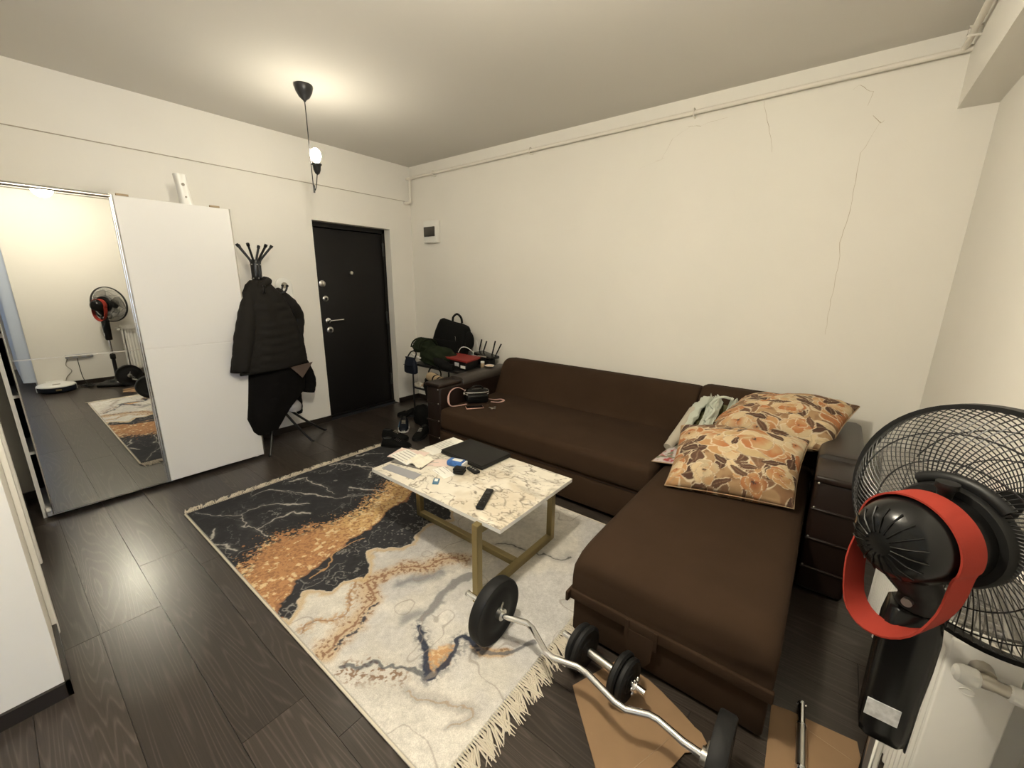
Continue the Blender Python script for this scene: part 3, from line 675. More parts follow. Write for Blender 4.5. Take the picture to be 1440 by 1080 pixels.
def build_rug():
    x0, x1, y0, y1 = 1.045, 3.425, -2.775, -1.165
    nx, ny = 760, 514
    gx = np.linspace(x0, x1, nx); gy = np.linspace(y0, y1, ny)
    X, Y = np.meshgrid(gx, gy, indexing='ij')
    # wobble so that borders look torn
    wx = X + 0.085 * (fbm(X * 8, Y * 8) - .5) + 0.022 * (fbm(X * 34 + 5, Y * 34) - .5)
    wy = Y + 0.085 * (fbm(X * 8 + 40, Y * 8 + 11) - .5) + 0.022 * (fbm(X * 34 + 9, Y * 34 + 70) - .5)
    n1 = fbm(X * 6, Y * 6, 5); n2 = fbm(X * 40, Y * 40, 4); n3 = fbm(X * 90 + 3, Y * 90, 2)
    # pale marble ground
    c = np.empty(X.shape + (3,)); c[:] = (0.60, 0.57, 0.515)
    cool = sst(0.42, 0.66, fbm(X * 3 + 7, Y * 3 + 3, 4))
    c = over(c, (0.49, 0.48, 0.475), cool * 0.8)
    c = c * (0.80 + 0.40 * n1)[..., None] * (0.86 + 0.28 * n2)[..., None] * (0.90 + 0.20 * n3)[..., None]
    def line(name, w, col, a=1.0, soft=0.6, speck=0.0):
        wv = w * (0.55 + 0.9 * fbm(X * 11 + len(name) * 3, Y * 11, 3)); d = pdist(wx, wy, RUG[name]); m = 1 - sst(wv * (1 - soft), wv, d)
        if speck: m = m * sst(speck - .08, speck + .08, n3)
        return over(c, col, m * a)
    c = line('smud', 0.055, (0.16, 0.165, 0.18), 0.75, 0.95); c = line('smud2', 0.05, (0.17, 0.175, 0.19), 0.7, 0.95)
    c = line('greyu', 0.05, (0.25, 0.235, 0.22), 0.5, 0.95); c = line('greyu', 0.007, (0.08, 0.075, 0.07), 0.9)
    c = line('grey1', 0.030, (0.21, 0.205, 0.205), 0.9, 0.5)
    c = line('tan0', 0.035, (0.45, 0.30, 0.17), 0.9, 0.8, 0.5); c = line('tan0', 0.006, (0.28, 0.15, 0.08), 0.8)
    c = line('tan1', 0.085, (0.50, 0.36, 0.21), 0.8, 0.8); c = line('tan1', 0.075, (0.22, 0.11, 0.06), 0.9, 0.6, 0.60); c = line('tan1', 0.008, (0.25, 0.13, 0.075), 0.9)
    c = line('blue1', 0.014, (0.03, 0.035, 0.05), 0.9, 0.5, 0.40)
    c = line('spk', 0.06, (0.20, 0.11, 0.06), 0.9, 0.7, 0.58)
    c = line('arc2', 0.035, (0.30, 0.28, 0.26), 0.6, 0.9); c = line('arc2', 0.005, (0.35, 0.24, 0.14), 0.6)
    s = sdf(wx, wy, RUG['tri']); c = over(c, (0.50, 0.29, 0.14), 1 - sst(-.004, .012, s)); c = over(c, (0.62, 0.45, 0.26), (1 - sst(-.004, .01, s)) * sst(.5, .6, n3))
    c = line('arc', 0.045, (0.50, 0.34, 0.19), 0.9, 0.6); c = line('arc', 0.04, (0.20, 0.11, 0.06), 0.8, 0.5, 0.60)
    c = line('grey2', 0.016, (0.12, 0.12, 0.13), 0.85); c = line('blue3', 0.011, (0.06, 0.065, 0.08), 0.8)
    c = line('blue2', 0.055, (0.13, 0.13, 0.14), 0.8, 0.9, 0.48); c = line('blue2', 0.016, (0.022, 0.030, 0.055), 0.95, 0.45)
    # extra faint cracks
    vv = np.abs(fbm(X * 2.2 + 31, Y * 2.2 + 8, 4) - .5); c = over(c, (0.26, 0.22, 0.19), (1 - sst(0.0015, 0.006, vv)) * 0.55)
    # black marble: everything beyond the gold band, plus the second dark patch
    g = RUG['gold']; upper = g[:11]
    border = [(x0 - .1, y0 - .1)] + [(upper[0][0] + .12, y0 - .1)] + [(p[0] + 0.10, p[1]) for p in upper] + [(1.74, -1.50), (1.85, -1.35), (1.80, y1 + .1), (x0 - .1, y1 + .1)]
    dk = np.minimum(sdf(wx, wy, border), sdf(wx, wy, RUG['dark2']))
    black = np.array((0.020, 0.020, 0.023)) * (0.6 + 0.9 * n1)[..., None] + 0.030 * np.clip(n2 - .52, 0, 1)[..., None]
    md = 1 - sst(-.002, .003, dk)
    rim = (1 - sst(.0, .028, np.abs(dk - .016))) * (Y < -1.5)
    c = over(c, (0.52, 0.38, 0.21), rim * 0.8)
    c = c * (1 - md[..., None]) + black * md[..., None]
    spots = sst(.70, .78, fbm(X * 60, Y * 60 + 20, 2)); s2 = 1 - sst(-.05, .02, sdf(wx, wy, RUG['dark2']))
    c = over(c, (0.20, 0.19, 0.18), spots * s2 * md * 0.9)
    # white veins in the black
    for i, v in enumerate(RUG['veins']):
        d = pdist(wx + .01 * (n2 - .5), wy, v); w_ = 0.004 + 0.007 * sst(.4, .65, fbm(X * 7 + i, Y * 7, 3)); mm = 1 - sst(w_ * .2, w_, d); hh = 1 - sst(0.0, 0.035, d)
        c = over(c, (0.20, 0.195, 0.19), hh * 0.30 * md * n2); c = over(c, (0.52, 0.49, 0.44), mm * (0.55 + .5 * n2) * md)
    v2 = np.abs(fbm(X * 4.3 + 3, Y * 4.3 + 60, 5) - .5); c = over(c, (0.30, 0.29, 0.27), (1 - sst(0.001, 0.010, v2)) * md * 0.7 * sst(.35, .55, n1)); v3 = np.abs(fbm(X * 8 + 40, Y * 11 + 6, 5) - .5); c = over(c, (0.20, 0.195, 0.19), (1 - sst(0.001, 0.012, v3)) * md * 0.6 * sst(.48, .6, fbm(X * 5, Y * 5 + 44, 3)))
    # gold band with flaked upper edge
    s = sdf(wx, wy, g); mg = 1 - sst(-.003, .006, s)
    cell = sst(.50, .56, n3 * .6 + n2 * .4); near = 1 - sst(0.0, 0.085, s); du = pdist(X, Y, upper)
    flakes = (s > 0) * (du < 0.11) * sst(.60, .64, n3 * .75 + near * .28)
    gold = np.empty_like(c); gold[:] = (0.46, 0.235, 0.105)
    gold = over(gold, (0.66, 0.45, 0.20), sst(-2.45, -2.05, Y + .25 * (fbm(X * 7 + 4, Y * 7 + 90, 3) - .5)) * .8); gold = over(gold, (0.30, 0.14, 0.065), sst(.55, .62, n3) * .8); gold = over(gold, (0.74, 0.60, 0.36), sst(.60, .68, n2) * .8)
    holes = (1 - sst(0.0, .09, du)) * sst(.52, .56, fbm(X * 70 + 2, Y * 70 + 31, 2))
    mg = np.maximum(mg * (1 - holes), flakes * 0.95)
    c = c * (1 - mg[..., None]) + gold * mg[..., None]
    c = line('ov', 0.008, (0.50, 0.29, 0.14), 0.9, 0.5)
    low = g[11:]; d = pdist(wx, wy, low); c = over(c, (0.30, 0.14, 0.07), (1 - sst(.003, .008, d)) * 0.9)
    # bound long edges
    eb = np.minimum(Y - y0, y1 - Y); c = over(c, (0.42, 0.39, 0.34), 1 - sst(.006, .009, eb))
    Z = 0.009 + 0.0018 * np.sin(X * 5 + 1) * np.sin(Y * 4) + 0.0006 * n2
    Z = Z * sst(-.002, .008, np.minimum(np.minimum(X - x0, x1 - X), eb)) + 0.002
    vs = np.stack([X, Y, Z], -1).reshape(-1, 3) - np.array((2.235, -1.97, 0))
    i = np.arange(nx - 1)[:, None] * ny + np.arange(ny - 1)[None, :]
    f = np.stack([i, i + ny, i + ny + 1, i + 1], -1).reshape(-1, 4)
    me = bpy.data.meshes.new('pile'); me.vertices.add(len(vs)); me.vertices.foreach_set('co', vs.astype(np.float32).ravel())
    me.loops.add(f.size); me.loops.foreach_set('vertex_index', f.ravel().astype(np.int32))
    me.polygons.add(len(f)); me.polygons.foreach_set('loop_start', np.arange(0, f.size, 4, dtype=np.int32))
    me.update(); me.polygons.foreach_set('use_smooth', [True] * len(f)); set_print(me, c); me.materials.append(MATS['rug_print'])
    t = thing('rug', 'marble patterned rug in black, gold and cream with fringed ends', 'rug', (2.235, -1.97, 0))
    o = bpy.data.objects.new('pile', me); COL.objects.link(o); o.parent = t; LOC[o.name] = LOC[t.name]
    bb = B().mm((x0, y0, 0.0005), (x1, y1, 0.002)); make('backing', bb, 'fringe', t)
    for ye in (y0, y1): make('edge_binding', B().tube([(x0, ye, .006), (x1, ye, .006)], .005, 6), 'fringe', t, 60)
    rnd = random.Random(5)
    for xe, sg, Lf in ((x1, 1, 0.085), (x0, -1, 0.075)):
        bb = B(); k = int(1.61 / 0.0105)
        for q in range(k):
            yq = y0 + (q + .5) * 1.61 / k
            for s_ in range(3):
                a = rnd.uniform(-.30, .30) - .35 * sg + .45 * math.sin(q * .8); L = Lf * rnd.uniform(.75, 1.15); z = rnd.uniform(.004, .012)
                p = [(xe - sg * .006, yq, .009), (xe + sg * .015, yq + rnd.uniform(-.003, .003), z), (xe + sg * L * .55, yq + a * L * .45, rnd.uniform(.004, .010)), (xe + sg * L * math.cos(a * .6), yq + a * L, .003)]
                bb.tube(p, [.0028, .0032, .0036, .0014], 4)
        fo = make('fringe', bb, 'fringe', t); fo['kind'] = 'stuff'
build_rug()

# ------------------------------------------------------------------ sofa
SF, SL = 'sofa_fabric', 'sofa_leather'
t = thing('corner_sofa', 'dark brown corner sofa with leather arms and long chaise seat', 'sofa', (2.9, -1.0, 0))
FY = -1.08
make('base', B().rbox((2.52, (FY - 0.06) / 2 - 0.02, 0.135), (1.84, 1.00, 0.21), 0.02), SF, t, 50)
make('seat', B().rbox((2.52, (FY - 0.30) / 2, 0.335), (1.845, 0.80, 0.19), 0.045, 4), SF, t, 60)
make('seat_seam', B().tube([(1.61, FY - 0.004, 0.240), (3.43, FY - 0.004, 0.240)], 0.004, 6), SL, t, 60)
# sloping backs with rounded tops
def back(xa, xb, zt, y0=-0.30):
    prof = [(-0.06, 0.30), (-0.05, zt - 0.05), (-0.075, zt - 0.012), (-0.125, zt), (-0.185, zt - 0.012), (-0.235, zt - 0.06), (-0.275, zt - 0.15), (y0 - 0.04, 0.44), (y0 - 0.07, 0.40), (y0 - 0.05, 0.30)]
    pr = [(p.x, p.y) for p in smooth_curve([(a, c, 0) for a, c in prof], 4)]
    rings = []
    for x, ins in ((xa, .04), (xa + .012, .014), (xa + .04, 0), ((xa + xb) / 2, -.004), (xb - .04, 0), (xb - .012, .014), (xb, .04)):
        cy = -0.18; cz = 0.45
        rings.append([(x, cy + (a - cy) * (1 - ins * 1.6), cz + (c - cz) * (1 - ins)) for a, c in pr])
    return B().loft(rings)
make('backrest', back(1.60, 3.445, 0.745), SF, t, 70)
make('backrest', back(3.455, 4.195, 0.765), SF, t, 70)
# chaise
cx0, cx1, cy0 = 3.445, 4.180, -2.015
b = B(); rings = []
for y, k in ((cy0, 0.0), (cy0 + .004, .35), (cy0 + .02, .62), (cy0 + .06, .86), (cy0 + .12, .97), (cy0 + .2, 1.0), (-1.2, 1.0), (-0.28, 1.0)):
    zt = 0.235 + (0.412 - 0.235) * (0.55 + 0.45 * k); w = 0.0 if k > .5 else 0.004
    sec = [(cx0 + w, 0.225), (cx0 + w, zt - 0.05), (cx0 + .010, zt - 0.024), (cx0 + .035, zt - .006), (cx0 + .08, zt), (cx1 - .08, zt), (cx1 - .035, zt - .006), (cx1 - .010, zt - .024), (cx1 - w, zt - .05), (cx1 - w, 0.225)]
    rings.append([(x, y, z) for x, z in sec])
make('chaise_cushion', b.loft(rings), SF, t, 60)
make('chaise_base', B().rbox(((cx0 + cx1) / 2, (cy0 - 0.28) / 2 + .006, 0.118), (cx1 - cx0 - 0.012, -cy0 - 0.28 - .01, 0.205), 0.012), SF, t, 50)
make('trim_band', B().rbox(((cx0 + cx1) / 2, cy0 - 0.002, 0.208), (cx1 - cx0 + 0.010, 0.018, 0.045), 0.005), SF, t, 50)
make('trim_band', B().rbox((cx0 - 0.002, (cy0 - 0.45) / 2, 0.208), (0.014, -cy0 - 1.1, 0.045), 0.005).xf(Matrix.Translation((0, -0.36, 0))), SF, t, 50)
pull = [(3.700, .190), (3.700, .120), (3.712, .072), (3.745, .052), (3.780, .058), (3.800, .090), (3.805, .190)]
make('pull_tab', B().loft([[(x, cy0 - 0.006 - d, z) for x, z in pull] for d in (0.0, 0.008)]), SF, t)
for x in (3.70, 3.81):
    make('strap', B().rbox((x, cy0 - 0.013, 0.19), (0.016, 0.006, 0.08), 0.002), SF, t)
# arms
def arm(x0, x1, mirror):
    a = make('arm', B().rbox(((x0 + x1) / 2, -0.565, 0.31), (x1 - x0, 1.01, 0.59), 0.022, 3), SL, t, 50)
    w = x1 - x0; cxm = (x0 + x1) / 2
    make('arm_front_cap', B().rbox((cxm, -0.945, 0.608 if mirror else 0.617), (w + .010, 0.27, 0.036), 0.012, 3), SL, a, 50)
    # raised pad, dipping towards the front
    pr = smooth_curve([(-0.790, 0.59, 0), (-0.785, 0.632, 0), (-0.74, 0.648, 0), (-0.40, 0.655, 0), (-0.12, 0.655, 0), (-0.075, 0.640, 0), (-0.07, 0.59, 0)], 4)
    rings = []
    for x, s in ((x0 - .006, .3), (x0 + .004, .8), (x0 + .03, 1), (x1 - .03, 1), (x1 - .004, .8), (x1 + .006, .3)):
        rings.append([(x, p.x, 0.58 + (p.y - 0.58) * s) for p in pr])
    make('arm_pad', B().loft(rings), 'leather_pad', a, 60)
    for z in (0.145, 0.30, 0.455):
        make('stitched_band', B().rbox((cxm, -1.074, z), (w - .004, 0.012, 0.012), 0.004), SL, a, 50)
    for z in (0.155, 0.31, 0.465, 0.59):
        make('stud', B().sphere((x1 - 0.014 if not mirror else x0 + 0.014, -1.078, z), 0.0055, 5), 'steel', a, 60)
arm(1.425, 1.600, False); arm(4.195, 4.385, True)
for x, y in ((1.47, -1.02), (1.47, -.10), (3.50, -1.95), (4.12, -1.95), (4.34, -1.02), (4.34, -.10)):
    make('foot', B().lathe([(.02, 0), (.025, .02), (.025, .04), (0, .04)], (x, y, 0), (0, 0, 1), 14), 'black_plastic', t, 50)

# ------------------------------------------------------------------ pillows
def flower(c, u, v, cu, cv, r, n, rot, cols, asp=1.0):
    rnd = random.Random(int(cu * 1000 + cv * 77))
    for ringi, (rr, pr, cnt) in enumerate(((.58, .56, n), (.30, .40, max(3, n - 2)))):
        for k in range(cnt):
            a = rot + 2 * math.pi * (k + .5 * ringi) / cnt + rnd.uniform(-.2, .2); px_, py_ = cu + r * rr * math.cos(a), cv + r * rr * math.sin(a)
            x = (u - px_) * math.cos(a) + (v - py_) * math.sin(a); y = -(u - px_) * math.sin(a) + (v - py_) * math.cos(a)
            kk = np.hypot(x / (r * pr * rnd.uniform(.85, 1.1)), y / (r * pr * rnd.uniform(.8, 1.15))) * (1 + .22 * (fbm(u * 22 + k * 7, v * 22 + cu * 40, 2) - .5))
            c = over(c, (0.66, 0.56, 0.40), 1 - sst(1.04, 1.09, kk)); m = 1 - sst(.95, 1.0, kk)
            c1, c2 = rnd.choice([(0, 1), (0, 2), (1, 2), (1, 0), (2, 1), (0, 0)]); t_ = np.clip(.5 + .8 * x / (r * pr) + 1.3 * (fbm(u * 10 + k * 3 + cu * 20, v * 10 + cv * 9, 3) - .5), 0, 1)
            p = np.array(cols[c2])[None, None] * (1 - t_[..., None]) + np.array(cols[c1])[None, None] * t_[..., None]
            c = c * (1 - m[..., None]) + p * m[..., None]
            c = over(c, (0.16, 0.075, 0.04), (1 - sst(.02, .06, np.abs(kk - .99 - .05 * np.sin(7 * x / r + k)))) * .55 * sst(.5, .6, fbm(u * 12 + k, v * 12, 2)))
    d = np.hypot(u - cu, v - cv) / r
    c = over(c, cols[2], (1 - sst(.10, .26, d)) * .8); c = over(c, (0.07, 0.04, 0.03), (1 - sst(.05, .10, d + .35 * (fbm(u * 70, v * 70, 2) - .5))))
    return c
def leaf(c, u, v, cu, cv, L, W, rot, col):
    x = (u - cu) * math.cos(rot) + (v - cv) * math.sin(rot); y = -(u - cu) * math.sin(rot) + (v - cv) * math.cos(rot)
    t = np.clip(x / L, -1, 1); w = W * (1 - t * t) ** 0.75 * (1 + .25 * np.sin(t * 2 + cu * 9)); k = np.where(np.abs(x) < L, np.abs(y - .15 * W * np.sin(t * 3)) / (w + 1e-5), 9)
    c = over(c, (0.60, 0.50, 0.35), 1 - sst(1.22, 1.32, k)); m = 1 - sst(.95, 1.05, k)
    p = np.empty_like(c); p[:] = col; p = p * (0.75 + .5 * fbm(u * 20 + cu * 9, v * 20, 3))[..., None]
    p = over(p, (0.34, 0.24, 0.15), (1 - sst(.05, .16, k)) * .5)
    return c * (1 - m[..., None]) + p * m[..., None]
BR1, BR2, BR3 = (0.075, 0.034, 0.020), (0.115, 0.056, 0.032), (0.21, 0.115, 0.062)
CRM, PCH, ORG, RST = (0.58, 0.45, 0.275), (0.47, 0.265, 0.12), (0.42, 0.165, 0.060), (0.28, 0.095, 0.035)
def floral(u, v, seed, main=True, pale=False):
    u, v = u + .045 * (fbm(u * 5 + seed, v * 5, 3) - .5) + .02 * (fbm(u * 17, v * 17 + seed, 2) - .5), v + .045 * (fbm(u * 5 + 31, v * 5 + seed, 3) - .5) + .02 * (fbm(u * 17 + 9, v * 17 + seed, 2) - .5)
    rnd = random.Random(seed)
    c = np.empty(u.shape + (3,)); c[:] = (0.38, 0.24, 0.125)
    c = over(c, (0.22, 0.115, 0.055), sst(.40, .56, fbm(u * 7 + seed, v * 7, 3)) * .9)
    for i in range(70):
        c = leaf(c, u, v, rnd.uniform(-.02, 1.02), rnd.uniform(-.02, 1.02), rnd.uniform(.07, .13), rnd.uniform(.03, .06), rnd.uniform(0, 3.14), rnd.choice([BR1, BR1, BR2, BR3, ORG, PCH, CRM]))
    if main:
        for cu, cv, L, W, r, col in ((.36, .80, .10, .045, .5, BR1), (.46, .92, .08, .03, 0, BR1), (.63, .92, .13, .04, .1, BR1), (.80, .88, .06, .05, 1.2, BR1), (.14, .43, .10, .04, -.5, BR1), (.22, .30, .07, .05, 1.3, BR2), (.50, .32, .10, .035, .5, BR1), (.58, .34, .08, .045, 1.0, BR2), (.69, .34, .11, .055, 1.7, BR3), (.82, .42, .08, .04, -.2, BR1), (.90, .58, .10, .035, -1.0, BR1), (.57, .17, .09, .04, -.6, BR2), (.80, .22, .08, .035, 1.4, BR1), (.27, .88, .06, .04, .8, BR2)):
            c = leaf(c, u, v, cu, cv, L, W, r, col)
        c = flower(c, u, v, .30, .14, 0.104, 5, .4, (CRM, (0.45, .36, .23), PCH, CRM))
        c = flower(c, u, v, .88, .24, 0.098, 5, .9, (CRM, PCH, ORG, CRM)); c = flower(c, u, v, .69, .09, 0.091, 4, .2, (ORG, PCH, RST, PCH))
        c = flower(c, u, v, .06, .16, 0.085, 5, .2, (CRM, PCH, ORG, CRM)); c = flower(c, u, v, .45, .46, 0.152, 5, 1.1, (CRM, (0.5, .40, .24), PCH, (0.45, .34, .18)))
        c = flower(c, u, v, .34, .62, 0.177, 5, .3, (PCH, ORG, CRM, RST)); c = flower(c, u, v, .80, .52, 0.122, 5, .8, (ORG, PCH, RST, ORG))
        c = flower(c, u, v, .64, .63, 0.226, 7, .1, (CRM, (0.50, .37, .20), ORG, PCH)); c = flower(c, u, v, .92, .76, 0.140, 6, .5, (CRM, (0.58, .48, .32), ORG, RST))
        for cu, cv, L, W, r, col in ((.52, .80, .07, .026, .6, BR1), (.49, .55, .07, .03, 1.2, BR1), (.77, .80, .08, .03, -.7, BR1), (.20, .56, .07, .03, .9, BR1), (.78, .36, .07, .035, .3, BR1), (.40, .28, .08, .03, 2.4, BR1), (.62, .24, .07, .03, .1, BR2), (.14, .90, .07, .03, .4, BR1), (.93, .44, .07, .03, 1.3, BR1), (.45, .06, .08, .03, .3, BR2)):
            c = leaf(c, u, v, cu, cv, L, W, r, col)
        c = flower(c, u, v, .08, .72, 0.122, 5, .1, (CRM, ORG, PCH, ORG))
    else:
        for i in range(17):
            cs = rnd.choice([(CRM, PCH, ORG, CRM), (ORG, PCH, RST, PCH), (CRM, (0.45, .36, .23), PCH, CRM)])
            c = flower(c, u, v, rnd.uniform(.02, .98), rnd.uniform(.02, .98), rnd.uniform(.08, .15), 5, rnd.uniform(0, 3), cs)
        for i in range(30):
            c = leaf(c, u, v, rnd.uniform(0, 1), rnd.uniform(0, 1), rnd.uniform(.06, .10), rnd.uniform(.02, .035), rnd.uniform(0, 3.14), rnd.choice([BR1, BR2]))
    if pale:
        c = over(c * 0 + np.array((0.52, 0.46, 0.45)), (0.35, 0.07, 0.07), sst(.60, .68, fbm(u * 16, v * 16, 2))); c = over(c, (0.20, 0.20, 0.14), sst(.62, .68, fbm(u * 14 + 30, v * 14, 2)))
    return c
def pillow(name, label, BL, BRr, TR, TL, T, seed, main, pale=False, group=None, n=150, sag=0.0):
    """cushion with pinched corners spread over four corner points (room coordinates)"""
    BL, BRr, TR, TL = [np.array(p, float) for p in (BL, BRr, TR, TL)]
    s = np.linspace(0, 1, n); Uu, Vv = np.meshgrid(s, s, indexing='ij')
    a, b_ = Uu * 2 - 1, Vv * 2 - 1
    # pull the sides in between the corners
    ins = 0.05
    pu = 0.5 + (a * (1 - ins * (1 - b_ ** 2) ** 1.0)) / 2 ; pv = 0.5 + (b_ * (1 - ins * (1 - a ** 2))) / 2
    P = ((1 - pu) * (1 - pv))[..., None] * BL + (pu * (1 - pv))[..., None] * BRr + (pu * pv)[..., None] * TR + ((1 - pu) * pv)[..., None] * TL
    nrm = np.cross((BRr + TR) - (BL + TL), (TL + TR) - (BL + BRr)); nrm /= np.linalg.norm(nrm)
    h = T * (np.clip(1 - np.abs(a) ** 2.2, 0, 1) * np.clip(1 - np.abs(b_) ** 2.2, 0, 1)) ** 0.5
    edge = np.minimum(1 - np.abs(a), 1 - np.abs(b_))
    wr = 0.030 * (fbm(Uu * 5 + seed, Vv * 5, 3) - .5) + 0.016 * sst(.35, 0, edge) * (fbm(Uu * 14 + seed, Vv * 14, 2) - .5)
    wr = wr * sst(0, .06, edge)
    F = P + nrm * (h + wr)[..., None]; K = P - nrm * (h * .8)[..., None]
    F[..., 2] -= sag * sst(0, .5, edge); col = floral(Uu, Vv, seed, main, pale)
    root_loc = (F.reshape(-1, 3)[:, 0].mean(), F.reshape(-1, 3)[:, 1].mean(), min(F[..., 2].min(), K[..., 2].min()))
    vs = np.concatenate([F.reshape(-1, 3), K.reshape(-1, 3)]) - np.array(root_loc)
    i = np.arange(n - 1)[:, None] * n + np.arange(n - 1)[None, :]
    f1 = np.stack([i, i + n, i + n + 1, i + 1], -1).reshape(-1, 4); f2 = f1[:, ::-1] + n * n
    per = [j for j in range(n)]; ring = [0 * n + j for j in range(n)] + [k * n + n - 1 for k in range(1, n)] + [(n - 1) * n + j for j in range(n - 2, -1, -1)] + [k * n for k in range(n - 2, 0, -1)]
    fr = [(ring[k], ring[(k + 1) % len(ring)], ring[(k + 1) % len(ring)] + n * n, ring[k] + n * n) for k in range(len(ring))]
    me = bpy.data.meshes.new('cover'); me.from_pydata([tuple(v) for v in vs], [], [tuple(q) for q in f1.tolist()] + [tuple(q) for q in f2.tolist()] + fr); me.update()
    set_print(me, np.concatenate([col.reshape(-1, 3), col.reshape(-1, 3)])); me.materials.append(MATS['floral_print']); fix_normals(me)
    me.polygons.foreach_set('use_smooth', [True] * len(me.polygons))
    t = thing(name, label, 'pillow', root_loc, group=group)
    o = bpy.data.objects.new('cover', me); COL.objects.link(o); o.parent = t
    rp = [F.reshape(-1, 3)[q] * .5 + K.reshape(-1, 3)[q] * .5 for q in ring[::3]]
    make('piping', B().tube([tuple(p) for p in rp], 0.0032, 6, closed=True), 'cardboard_edge', t, 60)
pillow('pillow', 'big floral pillow in brown and peach lying in front on the chaise', (3.565, -1.245, .432), (4.135, -1.105, .440), (4.145, -0.74, .680), (3.50, -0.80, .635), 0.150, 11, True, group='floral pillows on the sofa')
pillow('pillow', 'floral brown and orange pillow behind, leaning on sofa back and arm', (3.58, -.66, .56), (4.235, -.62, .60), (4.345, -.24, .795), (3.74, -.22, .735), 0.150, 23, False, group='floral pillows on the sofa')
pillow('pillow', 'pale pink flowered pillow corner peeking from under the big pillow', (3.400, -0.985, .432), (3.75, -0.90, .44), (3.73, -0.55, .46), (3.42, -0.62, .45), 0.035, 31, False, True, n=70, group='floral pillows on the sofa')

# crumpled green and white clothing behind the pillows
t = thing('crumpled_garment', 'crumpled olive and pale mint garment heaped behind the floral pillows', 'clothing', (3.58, -.5, .43))
def cloth(P4, amp, seed, n=44, thick=.006):
    P4 = [np.array(p, float) for p in P4]; s = np.linspace(0, 1, n); Uu, Vv = np.meshgrid(s, s, indexing='ij')
    P = ((1 - Uu) * (1 - Vv))[..., None] * P4[0] + (Uu * (1 - Vv))[..., None] * P4[1] + (Uu * Vv)[..., None] * P4[2] + ((1 - Uu) * Vv)[..., None] * P4[3]
    nr = np.cross(P4[1] - P4[0], P4[3] - P4[0]); nr /= np.linalg.norm(nr)
    d = amp * (np.sin(Uu * 9 + 3 * fbm(Uu * 3 + seed, Vv * 3) * 2) * .6 + 1.6 * (fbm(Uu * 5 + seed, Vv * 5 + seed, 3) - .5))
    F = P + nr * d[..., None]; K = F - nr * thick
    bb = B(); i = lambda a, c: a * n + c
    fs = []
    for a in range(n - 1):
        for c in range(n - 1):
            fs.append((i(a, c), i(a + 1, c), i(a + 1, c + 1), i(a, c + 1))); fs.append(tuple(n * n + q for q in (i(a, c + 1), i(a + 1, c + 1), i(a + 1, c), i(a, c))))
    ring = [i(0, c) for c in range(n)] + [i(a, n - 1) for a in range(1, n)] + [i(n - 1, c) for c in range(n - 2, -1, -1)] + [i(a, 0) for a in range(n - 2, 0, -1)]
    fs += [(ring[k], ring[(k + 1) % len(ring)], ring[(k + 1) % len(ring)] + n * n, ring[k] + n * n) for k in range(len(ring))]
    return bb.add([tuple(v) for v in F.reshape(-1, 3)] + [tuple(v) for v in K.reshape(-1, 3)], fs)
make('olive_side', cloth([(3.455, -.70, .46), (3.70, -.62, .60), (3.70, -.36, .70), (3.50, -.36, .70)], .035, 2), 'olive', t, 60)
make('mint_side', cloth([(3.452, -.74, .45), (3.51, -.66, .61), (3.55, -.34, .745), (3.452, -.36, .66)], .026, 5), 'mint', t, 60)
for P4_, sd in (([(3.57, -.68, .615), (3.65, -.66, .63), (3.64, -.38, .735), (3.56, -.36, .745)], 8), ([(3.66, -.64, .63), (3.72, -.62, .635), (3.75, -.36, .735), (3.69, -.36, .75)], 12)):
    make('mint_fold', cloth(P4_, .026, sd, n=30), 'mint', t, 60)
make('hem', B().tube(smooth_curve([(3.60, -.65, .645), (3.63, -.56, .70), (3.585, -.47, .715), (3.63, -.39, .752), (3.70, -.37, .745)], 6), .009, 8), 'mint', t, 60)
make('sleeve', B().tube(smooth_curve([(3.43, -.78, .465), (3.45, -.68, .52), (3.47, -.56, .59), (3.48, -.44, .64)], 6), [.030] * 4 + [.034] * 15, 12), 'sock', t, 60)

# ------------------------------------------------------------------ coffee table
t = thing('coffee_table', 'low table with cream marble top and brushed gold frame', 'table', (2.66, -1.81, 0.011))
tx0, tx1, ty0, ty1, TZ = 2.180, 3.140, -2.122, -1.497, 0.432
nx, ny = 260, 170
X, Y = np.meshgrid(np.linspace(tx0, tx1, nx), np.linspace(ty0, ty1, ny), indexing='ij')
wx = X + .10 * (fbm(X * 6, Y * 6, 4) - .5); wy = Y + .10 * (fbm(X * 6 + 9, Y * 6 + 20, 4) - .5)
c = np.empty(X.shape + (3,)); c[:] = (0.74, 0.695, 0.60)
c = over(c, (0.58, 0.50, 0.38), sst(.48, .66, fbm(X * 5 + 50, Y * 5, 4)) * .7)
for k, (fx, w, a) in enumerate(((5.0, .022, .7), (10.0, .024, .85), (18.0, .030, .7))):
    v = np.abs(fbm(wx * fx * .7 + k * 13 + 2, wy * fx * 1.3 + k * 7, 4) - .5)
    gate = sst(.34, .50, fbm(X * 3 + k * 5, Y * 4 + 11 * k, 3))
    c = over(c, (0.17, 0.14, 0.11), (1 - sst(.1 * w, w, v)) * a * gate)
c = over(c, (0.33, 0.29, 0.24), sst(.60, .78, fbm(wx * 5 + 80, wy * 12 + 4, 4)) * .5)
vs = np.stack([X, Y, np.full_like(X, TZ)], -1).reshape(-1, 3) - LOC[t.name]
i = np.arange(nx - 1)[:, None] * ny + np.arange(ny - 1)[None, :]
f = np.stack([i, i + ny, i + ny + 1, i + 1], -1).reshape(-1, 4)
me = bpy.data.meshes.new('marble_face'); me.from_pydata(vs.tolist(), [], f.tolist()); me.update(); set_print(me, c); me.materials.append(MATS['marble_print'])
tt = make('table_top', B().mm((tx0, ty0, TZ - 0.020), (tx1, ty1, TZ - 0.0006)), 'white_paint', t)
